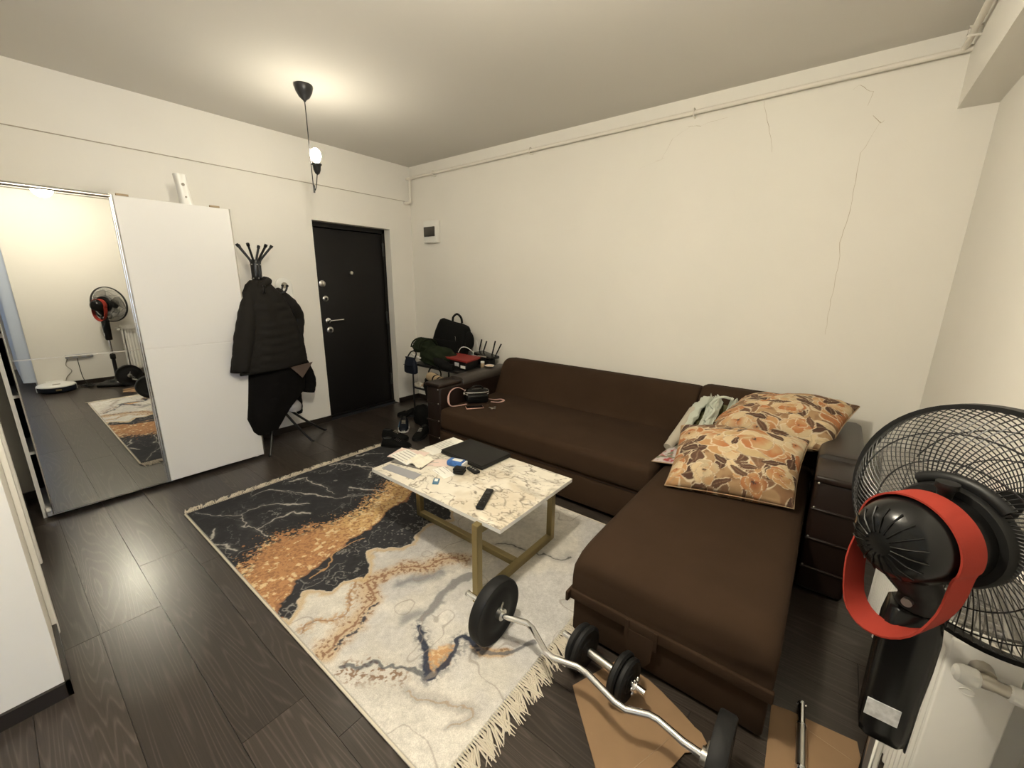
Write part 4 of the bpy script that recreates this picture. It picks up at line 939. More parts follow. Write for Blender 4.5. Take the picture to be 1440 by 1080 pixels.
o = bpy.data.objects.new('marble_face', me); COL.objects.link(o); o.parent = tt
g = 0.036; RZ = 0.011
for y in (-2.142, -1.512):
    make('leg', B().rbox((3.020, y, (TZ - .006 + RZ) / 2), (g, g, TZ - .006 - RZ), .003, 1), 'gold', t)
make('leg', B().rbox((2.225, -1.825, (TZ - .020 + RZ) / 2), (g, g, TZ - .020 - RZ), .003, 1), 'gold', t)
make('floor_bar', B().rbox((3.020, (-2.142 - 1.512) / 2, RZ + g / 2), (g, 0.594, g), .003, 1), 'gold', t)
make('top_bar', B().rbox((3.020, (-2.142 - 1.512) / 2, TZ - .020 - g / 2), (g, 0.594, g), .003, 1), 'gold', t)
make('stretcher', B().rbox((2.6225, -1.825, RZ + g / 2), (0.759, g, g), .003, 1), 'gold', t)
make('top_rail', B().rbox((2.6225, -1.825, TZ - .020 - g / 2), (0.759, g, g), .003, 1), 'gold', t)

# ---- things on the table
Z = TZ
def quad(name, label, cat, pts, th, m, z=Z, parent=None, group=None, smooth=None):
    o = make(name, B().prism(pts, z, z + th), m, parent, smooth)
    if parent is None: tag(o, label, cat, group)
    return o
def ang(p, q): return math.atan2(q[1] - p[1], q[0] - p[0])
# laptop, closed
t = thing('laptop', 'closed black laptop on the coffee table', 'laptop', (2.515, -1.605, Z))
lp = [(2.349, -1.727), (2.285, -1.480), (2.690, -1.478), (2.716, -1.745)]
ra = ang(lp[0], lp[3])
make('base', B().rbox((2.515, -1.608, Z + .011), (0.365, 0.255, 0.018), 0.006, 2, rz=ra), 'laptop', t, 50)
make('lid', B().rbox((2.515, -1.608, Z + .0245), (0.360, 0.250, 0.008), 0.003, 2, rz=ra), 'laptop', t, 50)
make('hinge', B().box((2.512, -1.486, Z + .020), (0.26, 0.012, 0.012), rz=ra), 'black_gloss', t)
# papers
def sheet(label, c, s, rz, z, m='paper', lines=0, name='paper_sheet', curl=0.0):
    t = thing(name, label, 'paper', (c[0], c[1], z), group='papers on the coffee table')
    n = 10; rings = []
    R = Matrix.Rotation(rz, 3, 'Z')
    for k in range(n + 1):
        u = -s[0] / 2 + s[0] * k / n; zz = curl * (2 * abs(k / n - .5)) ** 2 + curl * .3 * math.sin(k * 1.3)
        rings.append([R @ Vector((u, v, zz + w)) + Vector((c[0], c[1], z)) for v, w in ((-s[1] / 2, 0), (s[1] / 2, 0), (s[1] / 2, .0012), (-s[1] / 2, .0012))])
    make('sheet', B().loft(rings), m, t)
    if lines:
        bb = B(); rnd = random.Random(lines)
        for k in range(lines):
            v = -s[1] * .38 + s[1] * .76 * k / max(1, lines - 1); L = s[0] * rnd.uniform(.35, .75)
            p = R @ Vector((-s[0] * .42 + L / 2, v, curl * .35 + .0016)) + Vector((c[0], c[1], z)); bb.box(p, (L, s[1] * .05, .0003), rz=rz)
        make('printed_lines', bb, 'ink', t)
    return t
sheet('long printed sheet at the far edge of the table beside laptop', (2.245, -1.615), (.245, .115), 1.52, Z + .0004, lines=5, curl=.004)
sheet('second pale sheet under the long printed one', (2.262, -1.650), (.235, .125), 1.42, Z + .0002, lines=0)
sheet('pink edged leaflet below the folded tissue', (2.185, -1.865), (.21, .15), .30, Z + .0003, 'paper_pink', 0, name='leaflet')
sheet('white sheet lying on the pink leaflet', (2.215, -1.900), (.20, .13), -.10, Z + .006, 'paper', 5)
sheet('pinkish receipt between tissue and blue packet', (2.395, -1.845), (.20, .10), .65, Z + .0006, 'paper_pink', 3, name='receipt')
sheet('small cream note in the middle of the table', (2.535, -1.895), (.14, .075), -.25, Z + .0005, 'paper', 3, name='note')
o = quad('wallet', 'flat dark grey card wallet under the white papers', 'wallet', [(2.198, -2.003), (2.175, -1.945), (2.391, -1.890), (2.410, -1.955)], .006, 'paper_grey', Z + .0004)
tis = cloth([(2.26, -1.955, Z + .012), (2.405, -1.960, Z + .014), (2.385, -1.83, Z + .018), (2.25, -1.835, Z + .018)], .010, 4, n=30, thick=.003)
tag(make('tissue', tis, 'tissue', None, 60), 'crumpled cream tissue on top of the papers', 'tissue')
# clear strip / card at the table edge
o = quad('plastic_sleeve', 'thin transparent-looking grey plastic strip along the table edge', 'sleeve', [(2.22, -2.085), (2.21, -2.02), (2.46, -1.99), (2.475, -2.06)], .0015, 'grey_felt', Z + .0004)
# blue packet of tissues
b = B().rbox((2.525, -1.785, Z + .019), (.105, .062, .036), .014, 3, rz=.25)
t = thing('tissue_packet', 'blue packet of paper tissues on the table beside the laptop', 'packet', (2.525, -1.785, Z))
make('wrapper', b, 'blue_pack', t, 60); make('flap', B().rbox((2.535, -1.783, Z + .0375), (.06, .03, .002), .001, 1, rz=.25), 'white_plastic', t); make('end_fold', B().rbox((2.580, -1.772, Z + .019), (.012, .056, .026), .004, 2, rz=.25), 'white_plastic', t)
# earbud case
t = thing('earbud_case', 'black rounded earbud case on the coffee table', 'case', (2.612, -1.845, Z))
make('body', B().rbox((2.612, -1.845, Z + .013), (.066, .056, .025), .012, 4, rz=.4), 'black_gloss', t, 70); make('lid', B().rbox((2.612, -1.845, Z + .029), (.064, .054, .014), .006, 3, rz=.4), 'black_gloss', t, 70)
# car key
t = thing('car_key', 'black car key fob with silver buttons on the table', 'key', (2.655, -1.778, Z))
make('fob', B().rbox((2.655, -1.778, Z + .009), (.090, .042, .016), .007, 3, rz=-.25), 'black_plastic', t, 60)
for k in (-.022, 0, .022):
    make('button', B().cyl((2.655 + k, -1.778 - k * .25, Z + .016), (2.655 + k, -1.778 - k * .25, Z + .019), .006, 10), 'steel', t, 50)
make('key_ring', B().tube([(2.61 + .012 * math.cos(a), -1.762 + .012 * math.sin(a), Z + .003) for a in [k * math.pi / 8 for k in range(16)]], .0012, 5, closed=True), 'steel', t, 60)
# memory card adapter
t = thing('memory_card', 'tiny blue and white memory card near the table front edge', 'card', (2.585, -1.995, Z))
make('body', B().prism([(2.592, -2.030), (2.550, -1.980), (2.580, -1.962), (2.619, -2.012)], Z + .0004, Z + .0035), 'blue_card', t); make('printed_label', B().prism([(2.578, -2.003), (2.560, -1.981), (2.577, -1.972), (2.594, -1.994)], Z + .0035, Z + .0038), 'white_plastic', t)
# remote control
t = thing('remote_control', 'slim black remote control on the marble table top', 'remote', (2.922, -1.975, Z))
ra = ang((2.965, -2.065), (2.882, -1.888))
make('body', B().rbox((2.922, -1.977, Z + .010), (.19, .042, .019), .009, 4, rz=ra), 'black_gloss', t, 60)
d_ = Vector((math.cos(ra), math.sin(ra), 0)); c0 = Vector((2.922, -1.977, Z + .019))
make('dial_ring', B().lathe([(.009, 0), (.014, 0), (.014, .0015), (.009, .0015)], c0 + d_ * .045, (0, 0, 1), 18), 'black_metal', t, 50)
for k in range(4):
    for sgn in (-1, 1):
        p = c0 + d_ * (.015 - k * .02) + Vector((-d_.y, d_.x, 0)) * (.009 * sgn); make('button', B().cyl(p, p + Vector((0, 0, .0012)), .0045, 8), 'black_metal', t, 50)

# ------------------------------------------------------------------ weights on the floor
def plate(root, name, x, y, z, R, th, m='rubber', hub=.030):
    prof = [(hub, -th / 2), (R * .55, -th / 2), (R * .60, -th / 2 + .004), (R * .86, -th / 2 + .004), (R * .90, -th / 2), (R * .97, -th / 2), (R, -th / 2 + .006), (R, th / 2 - .006), (R * .97, th / 2), (R * .90, th / 2), (R * .86, th / 2 - .004), (R * .60, th / 2 - .004), (R * .55, th / 2), (hub, th / 2)]
    return make(name, B().lathe(prof, (x, y, z), (1, 0, 0), 48), m, root, 40)
t = thing('barbell', 'zigzag curl barbell with two black plates lying across the rug edge', 'barbell', (3.65, -2.25, 0))
zb = 0.150
zig = [(3.275, -2.246), (3.375, -2.214), (3.512, -2.292), (3.632, -2.255), (3.800, -2.304), (3.891, -2.262), (4.005, -2.285)]
pts = [(3.06, -2.248, zb), (3.27, -2.247, zb)]
for (ax, ay), (bx, by) in zip(zig[:-1], zig[1:]):
    pts += [(ax + (bx - ax) * .14, ay + (by - ay) * .14, zb), (ax + (bx - ax) * .86, ay + (by - ay) * .86, zb)]
pts += [(4.03, -2.283, zb), (4.26, -2.283, zb)]
make('bar', B().tube(pts, 0.0118, 16), 'chrome', t, 60)
pl1 = plate(t, 'weight_plate', 3.215, -2.247, zb, 0.138, 0.048)
plate(t, 'weight_plate', 4.085, -2.283, zb, 0.138, 0.048)
for x, y in ((3.248, -2.247), (4.052, -2.283)):
    c_ = make('spring_collar', B().lathe([(.014, -.012), (.024, -.012), (.024, .012), (.014, .012)], (x, y, zb), (1, 0, 0), 20), 'steel', t, 50)
    make('lever', B().tube([(x, y, zb + .02), (x + .004, y + .012, zb + .05)], .004, 6), 'steel', c_, 60)
for x, y in ((3.06, -2.248), (4.26, -2.283)): make('end_cap', B().cyl((x - .004, y, zb), (x + .004, y, zb), .0138, 16), 'steel', t, 50)

t = thing('dumbbell', 'loaded chrome dumbbell with black plates leaning against the chaise', 'dumbbell', (3.655, -2.128, 0))
p0, p1 = Vector((3.475, -2.112, .090)), Vector((3.830, -2.155, .090)); ax = (p1 - p0).normalized()
make('bar', B().tube([p0, p1], .0125, 14), 'chrome', t, 60)
make('grip', B().tube([p0 + ax * .125, p0 + ax * .23], .0165, 14), 'steel', t, 60)
def dplate(d, R, th):
    o_ = p0 + ax * d
    prof = [(.014, -th / 2), (R * .45, -th / 2), (R * .5, -th / 2 + .004), (R * .82, -th / 2 + .004), (R * .9, -th / 2), (R, -th / 2 + .007), (R, th / 2 - .007), (R * .9, th / 2), (R * .82, th / 2 - .004), (R * .5, th / 2 - .004), (R * .45, th / 2), (.014, th / 2)]
    make('weight_plate', B().lathe(prof, o_, ax, 40), 'rubber', t, 40)
for d, R, th in ((.075, .084, .028), (.103, .088, .026), (.262, .088, .028), (.290, .080, .026)): dplate(d, R, th)
for d in (.048, .318):
    o_ = p0 + ax * d
    cl = make('star_collar', B().lathe([(.012, -.010), (.022, -.010), (.022, .010), (.012, .010)], o_, ax, 18), 'chrome', t, 50)
    e1 = ax.orthogonal().normalized(); e2 = ax.cross(e1)
    for k in range(6):
        a = k * math.pi / 3; q = o_ + (e1 * math.cos(a) + e2 * math.sin(a)) * .026; make('knob', B().sphere(q, .008, 5), 'chrome', cl, 60)

t = thing('bare_dumbbell', 'bare chrome dumbbell handle lying on cardboard beside the chaise', 'dumbbell', (4.283, -1.96, 0.006))
ZC = .020
make('bar', B().tube([(4.272, -1.775, ZC), (4.289, -2.13, ZC)], .0115, 14), 'chrome', t, 60)
make('grip', B().tube([(4.2765, -1.868, ZC + .001), (4.2845, -2.03, ZC + .001)], .0150, 14), 'steel', t, 60)
for y in (-1.872, -2.026): make('stop_ring', B().cyl((4.2765 - .05 * (y + 1.868), y, ZC + .001), (4.2765 - .05 * (y + 1.868), y - .006, ZC + .001), .0155, 18), 'chrome', t, 50)
for k in range(4):
    a = k * math.pi / 2 + .4; make('collar_tooth', B().sphere((4.2725 + .012 * math.cos(a), -1.783, ZC + .010 * math.sin(a)), .005, 5), 'chrome', t, 60)

# cardboard
t = thing('cardboard_sheet', 'flattened cardboard piece under the dumbbell and barbell', 'cardboard', (3.8, -2.15, 0))
make('sheet', B().prism([(3.583, -2.224), (3.672, -2.012), (3.80, -2.020), (3.856, -2.036), (3.942, -2.070), (3.985, -2.090), (4.000, -2.120), (3.975, -2.150), (3.93, -2.19), (3.905, -2.262), (3.855, -2.40), (3.78, -2.42)], .001, .005), 'cardboard', t)
make('torn_flap', B().prism([(3.94, -2.085), (4.012, -2.100), (4.035, -2.125), (4.022, -2.165), (3.985, -2.20), (3.965, -2.27), (3.90, -2.40), (3.86, -2.38), (3.93, -2.19)], .005, .0085), 'cardboard', t)
make('crease', B().tube([(3.93, -2.19, .0088), (3.915, -2.235, .0088), (3.86, -2.38, .0088)], .0012, 5), 'cardboard_edge', t)
t = thing('cardboard_sheet', 'cardboard piece under the bare dumbbell handle by the radiator', 'cardboard', (4.31, -1.95, 0))
make('sheet', B().prism([(4.186, -1.833), (4.240, -1.819), (4.330, -1.812), (4.429, -1.801), (4.440, -1.886), (4.44, -2.14), (4.20, -2.20)], .001, .005), 'cardboard', t)
make('crease', B().tube([(4.30, -1.86, .0052), (4.42, -1.885, .0052)], .001, 5), 'cardboard_edge', t)

# ------------------------------------------------------------------ pedestal fan
px, py = 4.352, -2.365
t = thing('pedestal_fan', 'black pedestal fan turned to the wall beside the radiator', 'fan', (px, py, 0))
Cr = Vector((4.419, -2.283, 1.056)); az, el, RR = 0.856, 0.026, 0.224
A = Vector((math.cos(el) * math.cos(az), math.cos(el) * math.sin(az), math.sin(el))); E1 = A.cross(Vector((0, 0, 1))).normalized(); E2 = E1.cross(A)
def fp(r, a, h): return Cr + (E1 * math.cos(a) + E2 * math.sin(a)) * r + A * h
make('base', B().rbox((px - .03, py - .03, .022), (.30, .30, .040), .016, 3, rz=.5), 'black_plastic', t, 50)
make('base_plate', B().lathe([(.10, .042), (.09, .055), (.045, .070), (.03, .10), (0, .10)], (px, py, 0), (0, 0, 1), 28), 'black_gloss', t, 60)
make('lower_tube', B().cyl((px, py, .09), (px, py, .36), .021, 18), 'black_metal', t, 60)
make('height_collar', B().lathe([(.024, .34), (.030, .35), (.030, .40), (.022, .415), (0, .415)], (px, py, 0), (0, 0, 1), 20), 'black_plastic', t, 60)
make('chrome_tube', B().cyl((px, py, .40), (px, py, .62), .0135, 16), 'chrome', t, 60)
cb = make('control_column', B().loft([[(px + sx * w, py + sy * dd, z) for sx, sy in ((-1, -.7), (-.7, -1), (.7, -1), (1, -.7), (1, .7), (.7, 1), (-.7, 1), (-1, .7))] for z, w, dd in ((.600, .030, .028), (.605, .034, .032), (.625, .036, .034), (.80, .040, .038), (.86, .040, .038), (.90, .036, .034), (.905, .03, .03))]), 'black_gloss', t, 50)
make('rating_label', B().rbox((px - .010, py - .0358, .676), (.050, .002, .040), .0005, 1), 'sticker', cb)
make('side_strip', B().rbox((px + .0388, py, .70), (.003, .034, .22), .001, 1), 'black_plastic', cb)
nk = smooth_curve([(px, py, .88), (px, py, .94), tuple(Cr - A * .15 + Vector((0, 0, -.06))), tuple(Cr - A * .14 + Vector((0, 0, -.02)))], 5)
make('neck', B().tube(nk, [.034, .033, .032, .031, .030] * 3 + [.030], 14), 'black_plastic', t, 60)
make('tilt_bolt', B().cyl((px - .016, py - .026, .925), (px - .020, py - .036, .925), .008, 14), 'steel', t, 50)
make('oscillation_knob', B().lathe([(.010, 0), (.012, .018), (.016, .022), (.016, .032), (0, .034)], Cr - A * .11 + Vector((0, 0, .072)), (0, 0, 1), 16), 'black_plastic', t, 50)
mo = make('motor_housing', B().lathe([(0, -.228), (.026, -.228), (.048, -.220), (.064, -.203), (.073, -.178), (.077, -.14), (.077, -.09), (.075, -.075), (0, -.075)], Cr, A, 40), 'black_gloss', t, 60)
for k in range(18):
    a = k * math.pi / 9
    make('vent_rib', B().tube([fp(.020, a, -.2300), fp(.044, a, -.2235), fp(.062, a, -.2075)], .0014, 5), 'black_gloss', mo, 60)
hub = make('rear_hub', B().lathe([(.060, -.090), (.088, -.088), (.092, -.080), (.092, -.058), (.080, -.050), (0, -.050)], Cr, A, 36), 'black_plastic', t, 50)
make('handle_grip', B().tube([fp(.10, a, -.07) for a in [math.radians(q) for q in range(50, 135, 8)]], .011, 8), 'black_plastic', hub, 60)
make('ring_band', B().loft([[fp(RR + q, 2 * math.pi * k / 72, h) for q, h in ((-.004, -.010), (.005, -.010), (.005, .010), (-.004, .010))] for k in range(72)], closed=True), 'black_plastic', t, 50)
def cage(depth, name, hub_r, swirl, nw):
    bb = B()
    for k in range(nw):
        a0 = 2 * math.pi * k / nw; P_ = []
        for s in range(9):
            q = s / 8; r = hub_r + (RR - hub_r) * q; h = depth * (1 - q ** 3.2) ** 0.75 if q < 1 else 0
            P_.append(fp(r, a0 + swirl * (1 - q) * (1 if s % 8 else .95), h))
        bb.tube(P_, .0011, 4)
    for q in (.36, .70):
        r = hub_r + (RR - hub_r) * q; h = depth * (1 - q ** 3.2) ** 0.75
        bb.tube([fp(r, 2 * math.pi * k / 60, h) for k in range(60)], .0016, 4, closed=True)
    g_ = make(name, bb, 'black_metal', t); g_['kind'] = 'stuff'; return g_
cage(-.072, 'rear_grille', .075, .42, 96); cage(.085, 'front_grille', .055, -.55, 96)
make('front_badge', B().lathe([(.058, .080), (.058, .088), (.050, .092), (0, .092)], Cr, A, 32), 'black_plastic', t, 50)
make('blade_hub', B().lathe([(.035, -.035), (.038, .03), (.028, .045), (0, .046)], Cr, A, 24), 'black_plastic', t, 50)
for k in range(3):
    a0 = k * 2 * math.pi / 3 + .6; bb = B(); rings = []
    for s in range(10):
        q = s / 9; r = .03 + .165 * q; w = (.30 + .75 * math.sin(min(1, q * 1.15) * math.pi * .62)) * (1 if q < .9 else .8)
        rings.append([fp(r, a0 - w / 2 + w * j / 6 + .35 * q, -.022 + .044 * j / 6 + dz) for j, dz in [(j, 0) for j in range(7)] + [(j, .002) for j in range(6, -1, -1)]])
    make('blade', bb.loft(rings), 'blade_smoke', t, 60)
make('mains_cable', B().tube(smooth_curve([(px - .02, py - .06, .05), (px - .01, py - .17, .012), (px + .10, py - .22, .006), (px + .20, py - .26, .006), (px + .25, py - .30, .10), (px + .258, py - .31, .37)], 6), .0035, 6), 'cable_black', t, 60)
# red strap looped over the motor
t = thing('red_strap', 'red fabric strap looped over the fan motor and hanging down', 'strap', (4.30, -2.42, .745))
cs = Cr - A * .148
loop = []
for a in range(200, -21, -10): loop.append((.0805 * math.cos(math.radians(a)), .0805 * math.sin(math.radians(a))))
side = E1
L2 = smooth_curve([(p[0], p[1], 0) for p in loop] + [(.074, -.085, 0), (.054, -.145, 0), (.015, -.183, 0), (-.026, -.192, 0), (-.058, -.165, 0), (-.078, -.09, 0)], 3, closed=True)
rings = []
for i_, p in enumerate(L2):
    low = max(0, min(1, (-p.y - .01) / .16)); wid = .025
    tw = A * math.cos(.5 * low) + Vector((0, 0, 1)) * math.sin(.5 * low) * .5
    o_ = cs + E1 * p.x + Vector((0, 0, 1)) * p.y - A * (.022 * low)
    q = L2[(i_ + 1) % len(L2)] - L2[i_ - 1]; tv = (E1 * q.x + Vector((0, 0, 1)) * q.y).normalized(); nn = tv.cross(tw).normalized() * .0016
    rings.append([o_ - tw * wid - nn, o_ + tw * wid - nn, o_ + tw * wid + nn, o_ - tw * wid + nn])
make('band', B().loft(rings, closed=True), 'red_strap', t, 60)

# ------------------------------------------------------------------ radiator
t = thing('radiator', 'white panel radiator on the right wall behind the fan', 'radiator', (4.49, -1.70, 0.12))
ry0, ry1, rx0, rx1, rz0, rz1 = -2.205, -1.205, 4.452, 4.555, 0.13, 0.765
def ridged(x, sgn):
    rings = []
    n = 30
    for k in range(n * 4 + 1):
        y = ry0 + .02 + (ry1 - ry0 - .04) * k / (n * 4); d = .009 * (1 if (k % 4) in (1, 2) else 0)
        rings.append([(x + sgn * d, y, rz0 + .03), (x + sgn * d, y, rz1 - .05), (x + sgn * (d - .006), y, rz1 - .05), (x + sgn * (d - .006), y, rz0 + .03)])
    return B().loft(rings)
make('front_panel', ridged(rx0 + .012, -1), 'radiator', t, 30)
make('back_panel', ridged(rx1 - .012, 1), 'radiator', t, 30)
make('top_edge', B().rbox((rx0 + .010, (ry0 + ry1) / 2, rz1 - .030), (.018, ry1 - ry0 - .01, .05), .006), 'radiator', t, 50)
make('end_panel', B().rbox(((rx0 + rx1) / 2, ry0 + .003, (rz0 + rz1) / 2), (rx1 - rx0 + .004, .010, rz1 - rz0), .004, 2), 'radiator', t, 50)
make('end_panel', B().rbox(((rx0 + rx1) / 2, ry1 - .003, (rz0 + rz1) / 2), (rx1 - rx0 + .004, .010, rz1 - rz0), .004, 2), 'radiator', t, 50)
bb = B()
for k in range(33): bb.box(((rx0 + rx1) / 2, ry0 + .03 + (ry1 - ry0 - .06) * k / 32, rz1 - .008), (rx1 - rx0 - .012, .006, .008))
for x in (rx0 + .006, (rx0 + rx1) / 2, rx1 - .006): bb.box((x, (ry0 + ry1) / 2, rz1 - .007), (.010, ry1 - ry0 - .02, .012))
make('top_grille', bb, 'radiator', t)
make('convector', B().mm((rx0 + .03, ry0 + .03, rz0 + .05), (rx1 - .03, ry1 - .03, rz1 - .06)), 'cable_grey', t)
make('wall_bracket', B().mm((rx1 - .004, ry0 + .10, .25), (XR, ry0 + .14, .60)), 'radiator', t); make('wall_bracket', B().mm((rx1 - .004, ry1 - .14, .25), (XR, ry1 - .10, .60)), 'radiator', t)
# small oval emblem embossed on the end panel
make('emblem', B().tube([(4.492 + .012 * math.cos(a) + .000, ry0 - .0022, .655 + .008 * math.sin(a)) for a in [k * math.pi / 8 for k in range(16)]], .0010, 5, closed=True), 'radiator', t, 60)
vz = .716; vy = ry0 - .034
v = make('valve_nut', B().cyl((4.499, ry0, vz + .006), (4.499, ry0 - .026, vz + .006), .0185, 12), 'valve_metal', t, 40)
make('valve_body', B().tube([(4.486, vy, vz), (4.500, vy, vz + .002), (4.518, vy, vz), (4.534, vy, vz - .001)], [.013, .015, .012, .013], 14), 'valve_metal', v, 60)
make('valve_cap', B().lathe([(.017, 0), (.0195, .004), (.0195, .022), (.016, .032), (.008, .037), (0, .037)], (4.490, vy, vz), (-1, -.15, .05), 12), 'white_plastic', v, 30)
make('thermostat_head', B().lathe([(.013, 0), (.0165, .004), (.0175, .03), (.016, .050), (.013, .092), (0, .092)], (4.531, vy, vz - .002), (1, .02, -.06), 14), 'white_plastic', v, 30)

# ------------------------------------------------------------------ corner clutter: shelf, bags, box, router
SX0, SX1, SY0, SY1 = 0.66, 1.385, -0.60, -0.08
t = thing('shoe_rack', 'black metal shoe rack in the corner behind the sofa arm', 'rack', (1.02, -.34, 0))
for x in (SX0, SX1):
    for y in (SY0, SY1):
        make('post', B().cyl((x, y, 0), (x, y, .63), .009, 10), 'black_metal', t, 60)
for z in (.10, .36, .615):
    for y in (SY0, -.34, SY1): make('rail', B().cyl((SX0, y, z), (SX1, y, z), .006, 8), 'black_metal', t, 60)
    for x in (SX0, SX1): make('rail', B().cyl((x, SY0, z), (x, SY1, z), .006, 8), 'black_metal', t, 60)
make('top_shelf', B().rbox(((SX0 + SX1) / 2, -.34, .628), (SX1 - SX0 + .02, SY1 - SY0 + .02, .014), .004), 'black_plastic', t)
for z in (.106, .366): make('shelf', B().mm((SX0, SY0, z), (SX1, SY1, z + .006)), 'black_plastic', t)
TS = .636

t = thing('backpack', 'black square backpack leaning on the wall above the shoe rack', 'backpack', (.83, -.16, TS))
def pack(zs):
    rings = []
    for z, xa, xb, dd in zs:
        cxm, w = (xa + xb) / 2, (xb - xa) / 2
        rings.append([(cxm + w * math.copysign(abs(math.cos(a)) ** .45, math.cos(a)), -.165 + .12 * (z - TS) * .3 + dd * math.copysign(abs(math.sin(a)) ** .5, math.sin(a)), z + .04 * (-(math.cos(a))) * (z - TS) * 2.2) for a in [2 * math.pi * k / 28 for k in range(28)]])
    return B().loft(rings)
make('body', pack([(TS + .002, .50, .99, .06), (TS + .03, .485, 1.00, .085), (.78, .525, 1.035, .09), (.92, .585, 1.06, .085), (1.00, .625, 1.06, .07), (1.035, .645, 1.05, .055), (1.046, .67, 1.02, .03)]), 'black_cloth', t, 60)
make('front_pocket', B().rbox((.82, -.262, .76), (.40, .03, .20), .014, 3), 'black_cloth', t, 60)
make('handle', B().tube(smooth_curve([(.79, -.12, 1.05), (.80, -.12, 1.10), (.86, -.12, 1.135), (.92, -.12, 1.10), (.935, -.12, 1.04)], 5), .012, 8), 'black_cloth', t, 60)
make('zip_pull', B().rbox((.965, -.258, .885), (.012, .005, .05), .002), 'silver_zip', t)
make('side_pocket', B().sphere((1.07, -.15, .86), .07, 10, (.7, .8, 1.5)), 'black_cloth', t, 60)

# dark green padded jacket slumped on the rack
def lump(c, s, seed, amp=.16, n=26):
    bb = B(); rings = []
    for i in range(1, n):
        th = math.pi * i / n; ring = []
        for k in range(36):
            a = 2 * math.pi * k / 36; x, y, z = math.sin(th) * math.cos(a), math.sin(th) * math.sin(a), math.cos(th)
            q = 1 + amp * (math.sin(5 * x + seed) * math.sin(4 * y + seed * 2) + .6 * math.sin(11 * z + 6 * x + seed) + .4 * math.sin(13 * y + seed * 3))
            zz = z * q; zz = max(zz, -.62)
            ring.append((c[0] + s[0] * x * q, c[1] + s[1] * y * q, c[2] + s[2] * zz))
        rings.append(ring)
    return bb.loft(rings)
t = thing('green_jacket', 'dark green padded jacket slumped over the shoe rack', 'jacket', (.86, -.45, TS))
make('body', lump((.90, -.455, .705), (.23, .14, .115), 1.3, .10), 'green_cloth', t, 60)
make('hood', lump((.71, -.47, .800), (.125, .12, .085), 2.6, .09), 'green_cloth', t, 60)
for k in range(5):
    make('hood_rib', B().tube([(.64 + .035 * k, -.47 + .122 * math.cos(a), .80 + .088 * math.sin(a)) for a in [math.radians(q) for q in range(0, 181, 20)]], .008, 6), 'green_cloth', t, 60)
make('white_trim', B().tube(smooth_curve([(.62, -.58, .735), (.70, -.60, .715), (.79, -.60, .70)], 4), .012, 8), 'white_plastic', t, 60)
make('sleeve', B().tube(smooth_curve([(.95, -.52, .70), (1.10, -.58, .675), (1.20, -.60, .662), (1.26, -.58, .660)], 5), [.05] * 10 + [.035] * 6, 12), 'black_cloth', t, 60)

t = thing('red_topped_box', 'black box with flat red lid beside the router', 'box', (1.20, -.40, TS))
q4 = [(.995, -.500), (1.010, -.262), (1.355, -.285), (1.425, -.555)]
make('box', B().prism([(1.03, -.478), (1.04, -.275), (1.335, -.295), (1.385, -.53)], TS, .722), 'black_plastic', t)
make('red_lid', B().prism(q4, .722, .738), 'red_book', t)
make('paper_label', B().rbox((1.245, -.517, .682), (.07, .003, .036), .001, 1, rz=-.14), 'sticker', t); make('paper_label', B().rbox((1.345, -.531, .668), (.075, .003, .028), .001, 1, rz=-.14), 'paper', t)

t = thing('wifi_router', 'black wireless router with four antennas standing beside the red box', 'router', (1.30, -.16, TS))
make('stand', B().rbox((1.33, -.165, .672), (.16, .10, .072), .008), 'black_plastic', t, 50)
make('body', B().rbox((1.325, -.16, .735), (.24, .15, .030), .010, 3, R=Matrix.Rotation(.15, 3, 'Y')), 'black_gloss', t, 50)
for xa, za, xb, zb_ in ((1.165, .755, 1.205, .885), (1.225, .75, 1.275, .872), (1.35, .735, 1.395, .885), (1.395, .725, 1.475, .862)):
    make('antenna', B().tube([(xa, -.10, za), (xb, -.10, zb_)], .0075, 8), 'black_plastic', t, 50)
make('status_panel', B().rbox((1.33, -.237, .735), (.12, .004, .014), .001, 1), 'cable_grey', t)
make('cable', B().tube(smooth_curve([(1.21, -.20, .735), (1.12, -.23, .80), (1.05, -.25, .80), (1.02, -.27, .748)], 6), .004, 6), 'white_plastic', t, 60)
make('cable', B().tube(smooth_curve([(1.20, -.14, .74), (1.13, -.10, .86), (1.09, -.09, .82), (1.08, -.10, .70)], 6), .004, 6), 'white_plastic', t, 60)

t = thing('candle_jar', 'tiny glass jar beside the wireless router', 'jar', (1.395, -.30, TS))
make('glass_body', B().lathe([(.018, TS), (.021, .645), (.021, .675), (.016, .684), (0, .684)], (1.395, -.30, 0), (0, 0, 1), 18), 'tan', t, 60); make('lid', B().lathe([(.020, .684), (.020, .700), (0, .700)], (1.395, -.30, 0), (0, 0, 1), 18), 'white_plastic', t, 50)
t = thing('small_dish', 'small patterned dish on the left sofa arm', 'dish', (1.515, -.33, .672))
make('bowl', B().lathe([(.020, .664), (.036, .668), (.047, .678), (.045, .678), (.034, .671), (0, .670)], (1.515, -.33, 0), (0, 0, 1), 24), 'ceramic', t, 60)
make('rim', B().tube([(1.515 + .046 * math.cos(a), -.33 + .046 * math.sin(a), .678) for a in [k * math.pi / 12 for k in range(24)]], .002, 5, closed=True), 'white_plastic', t, 60)

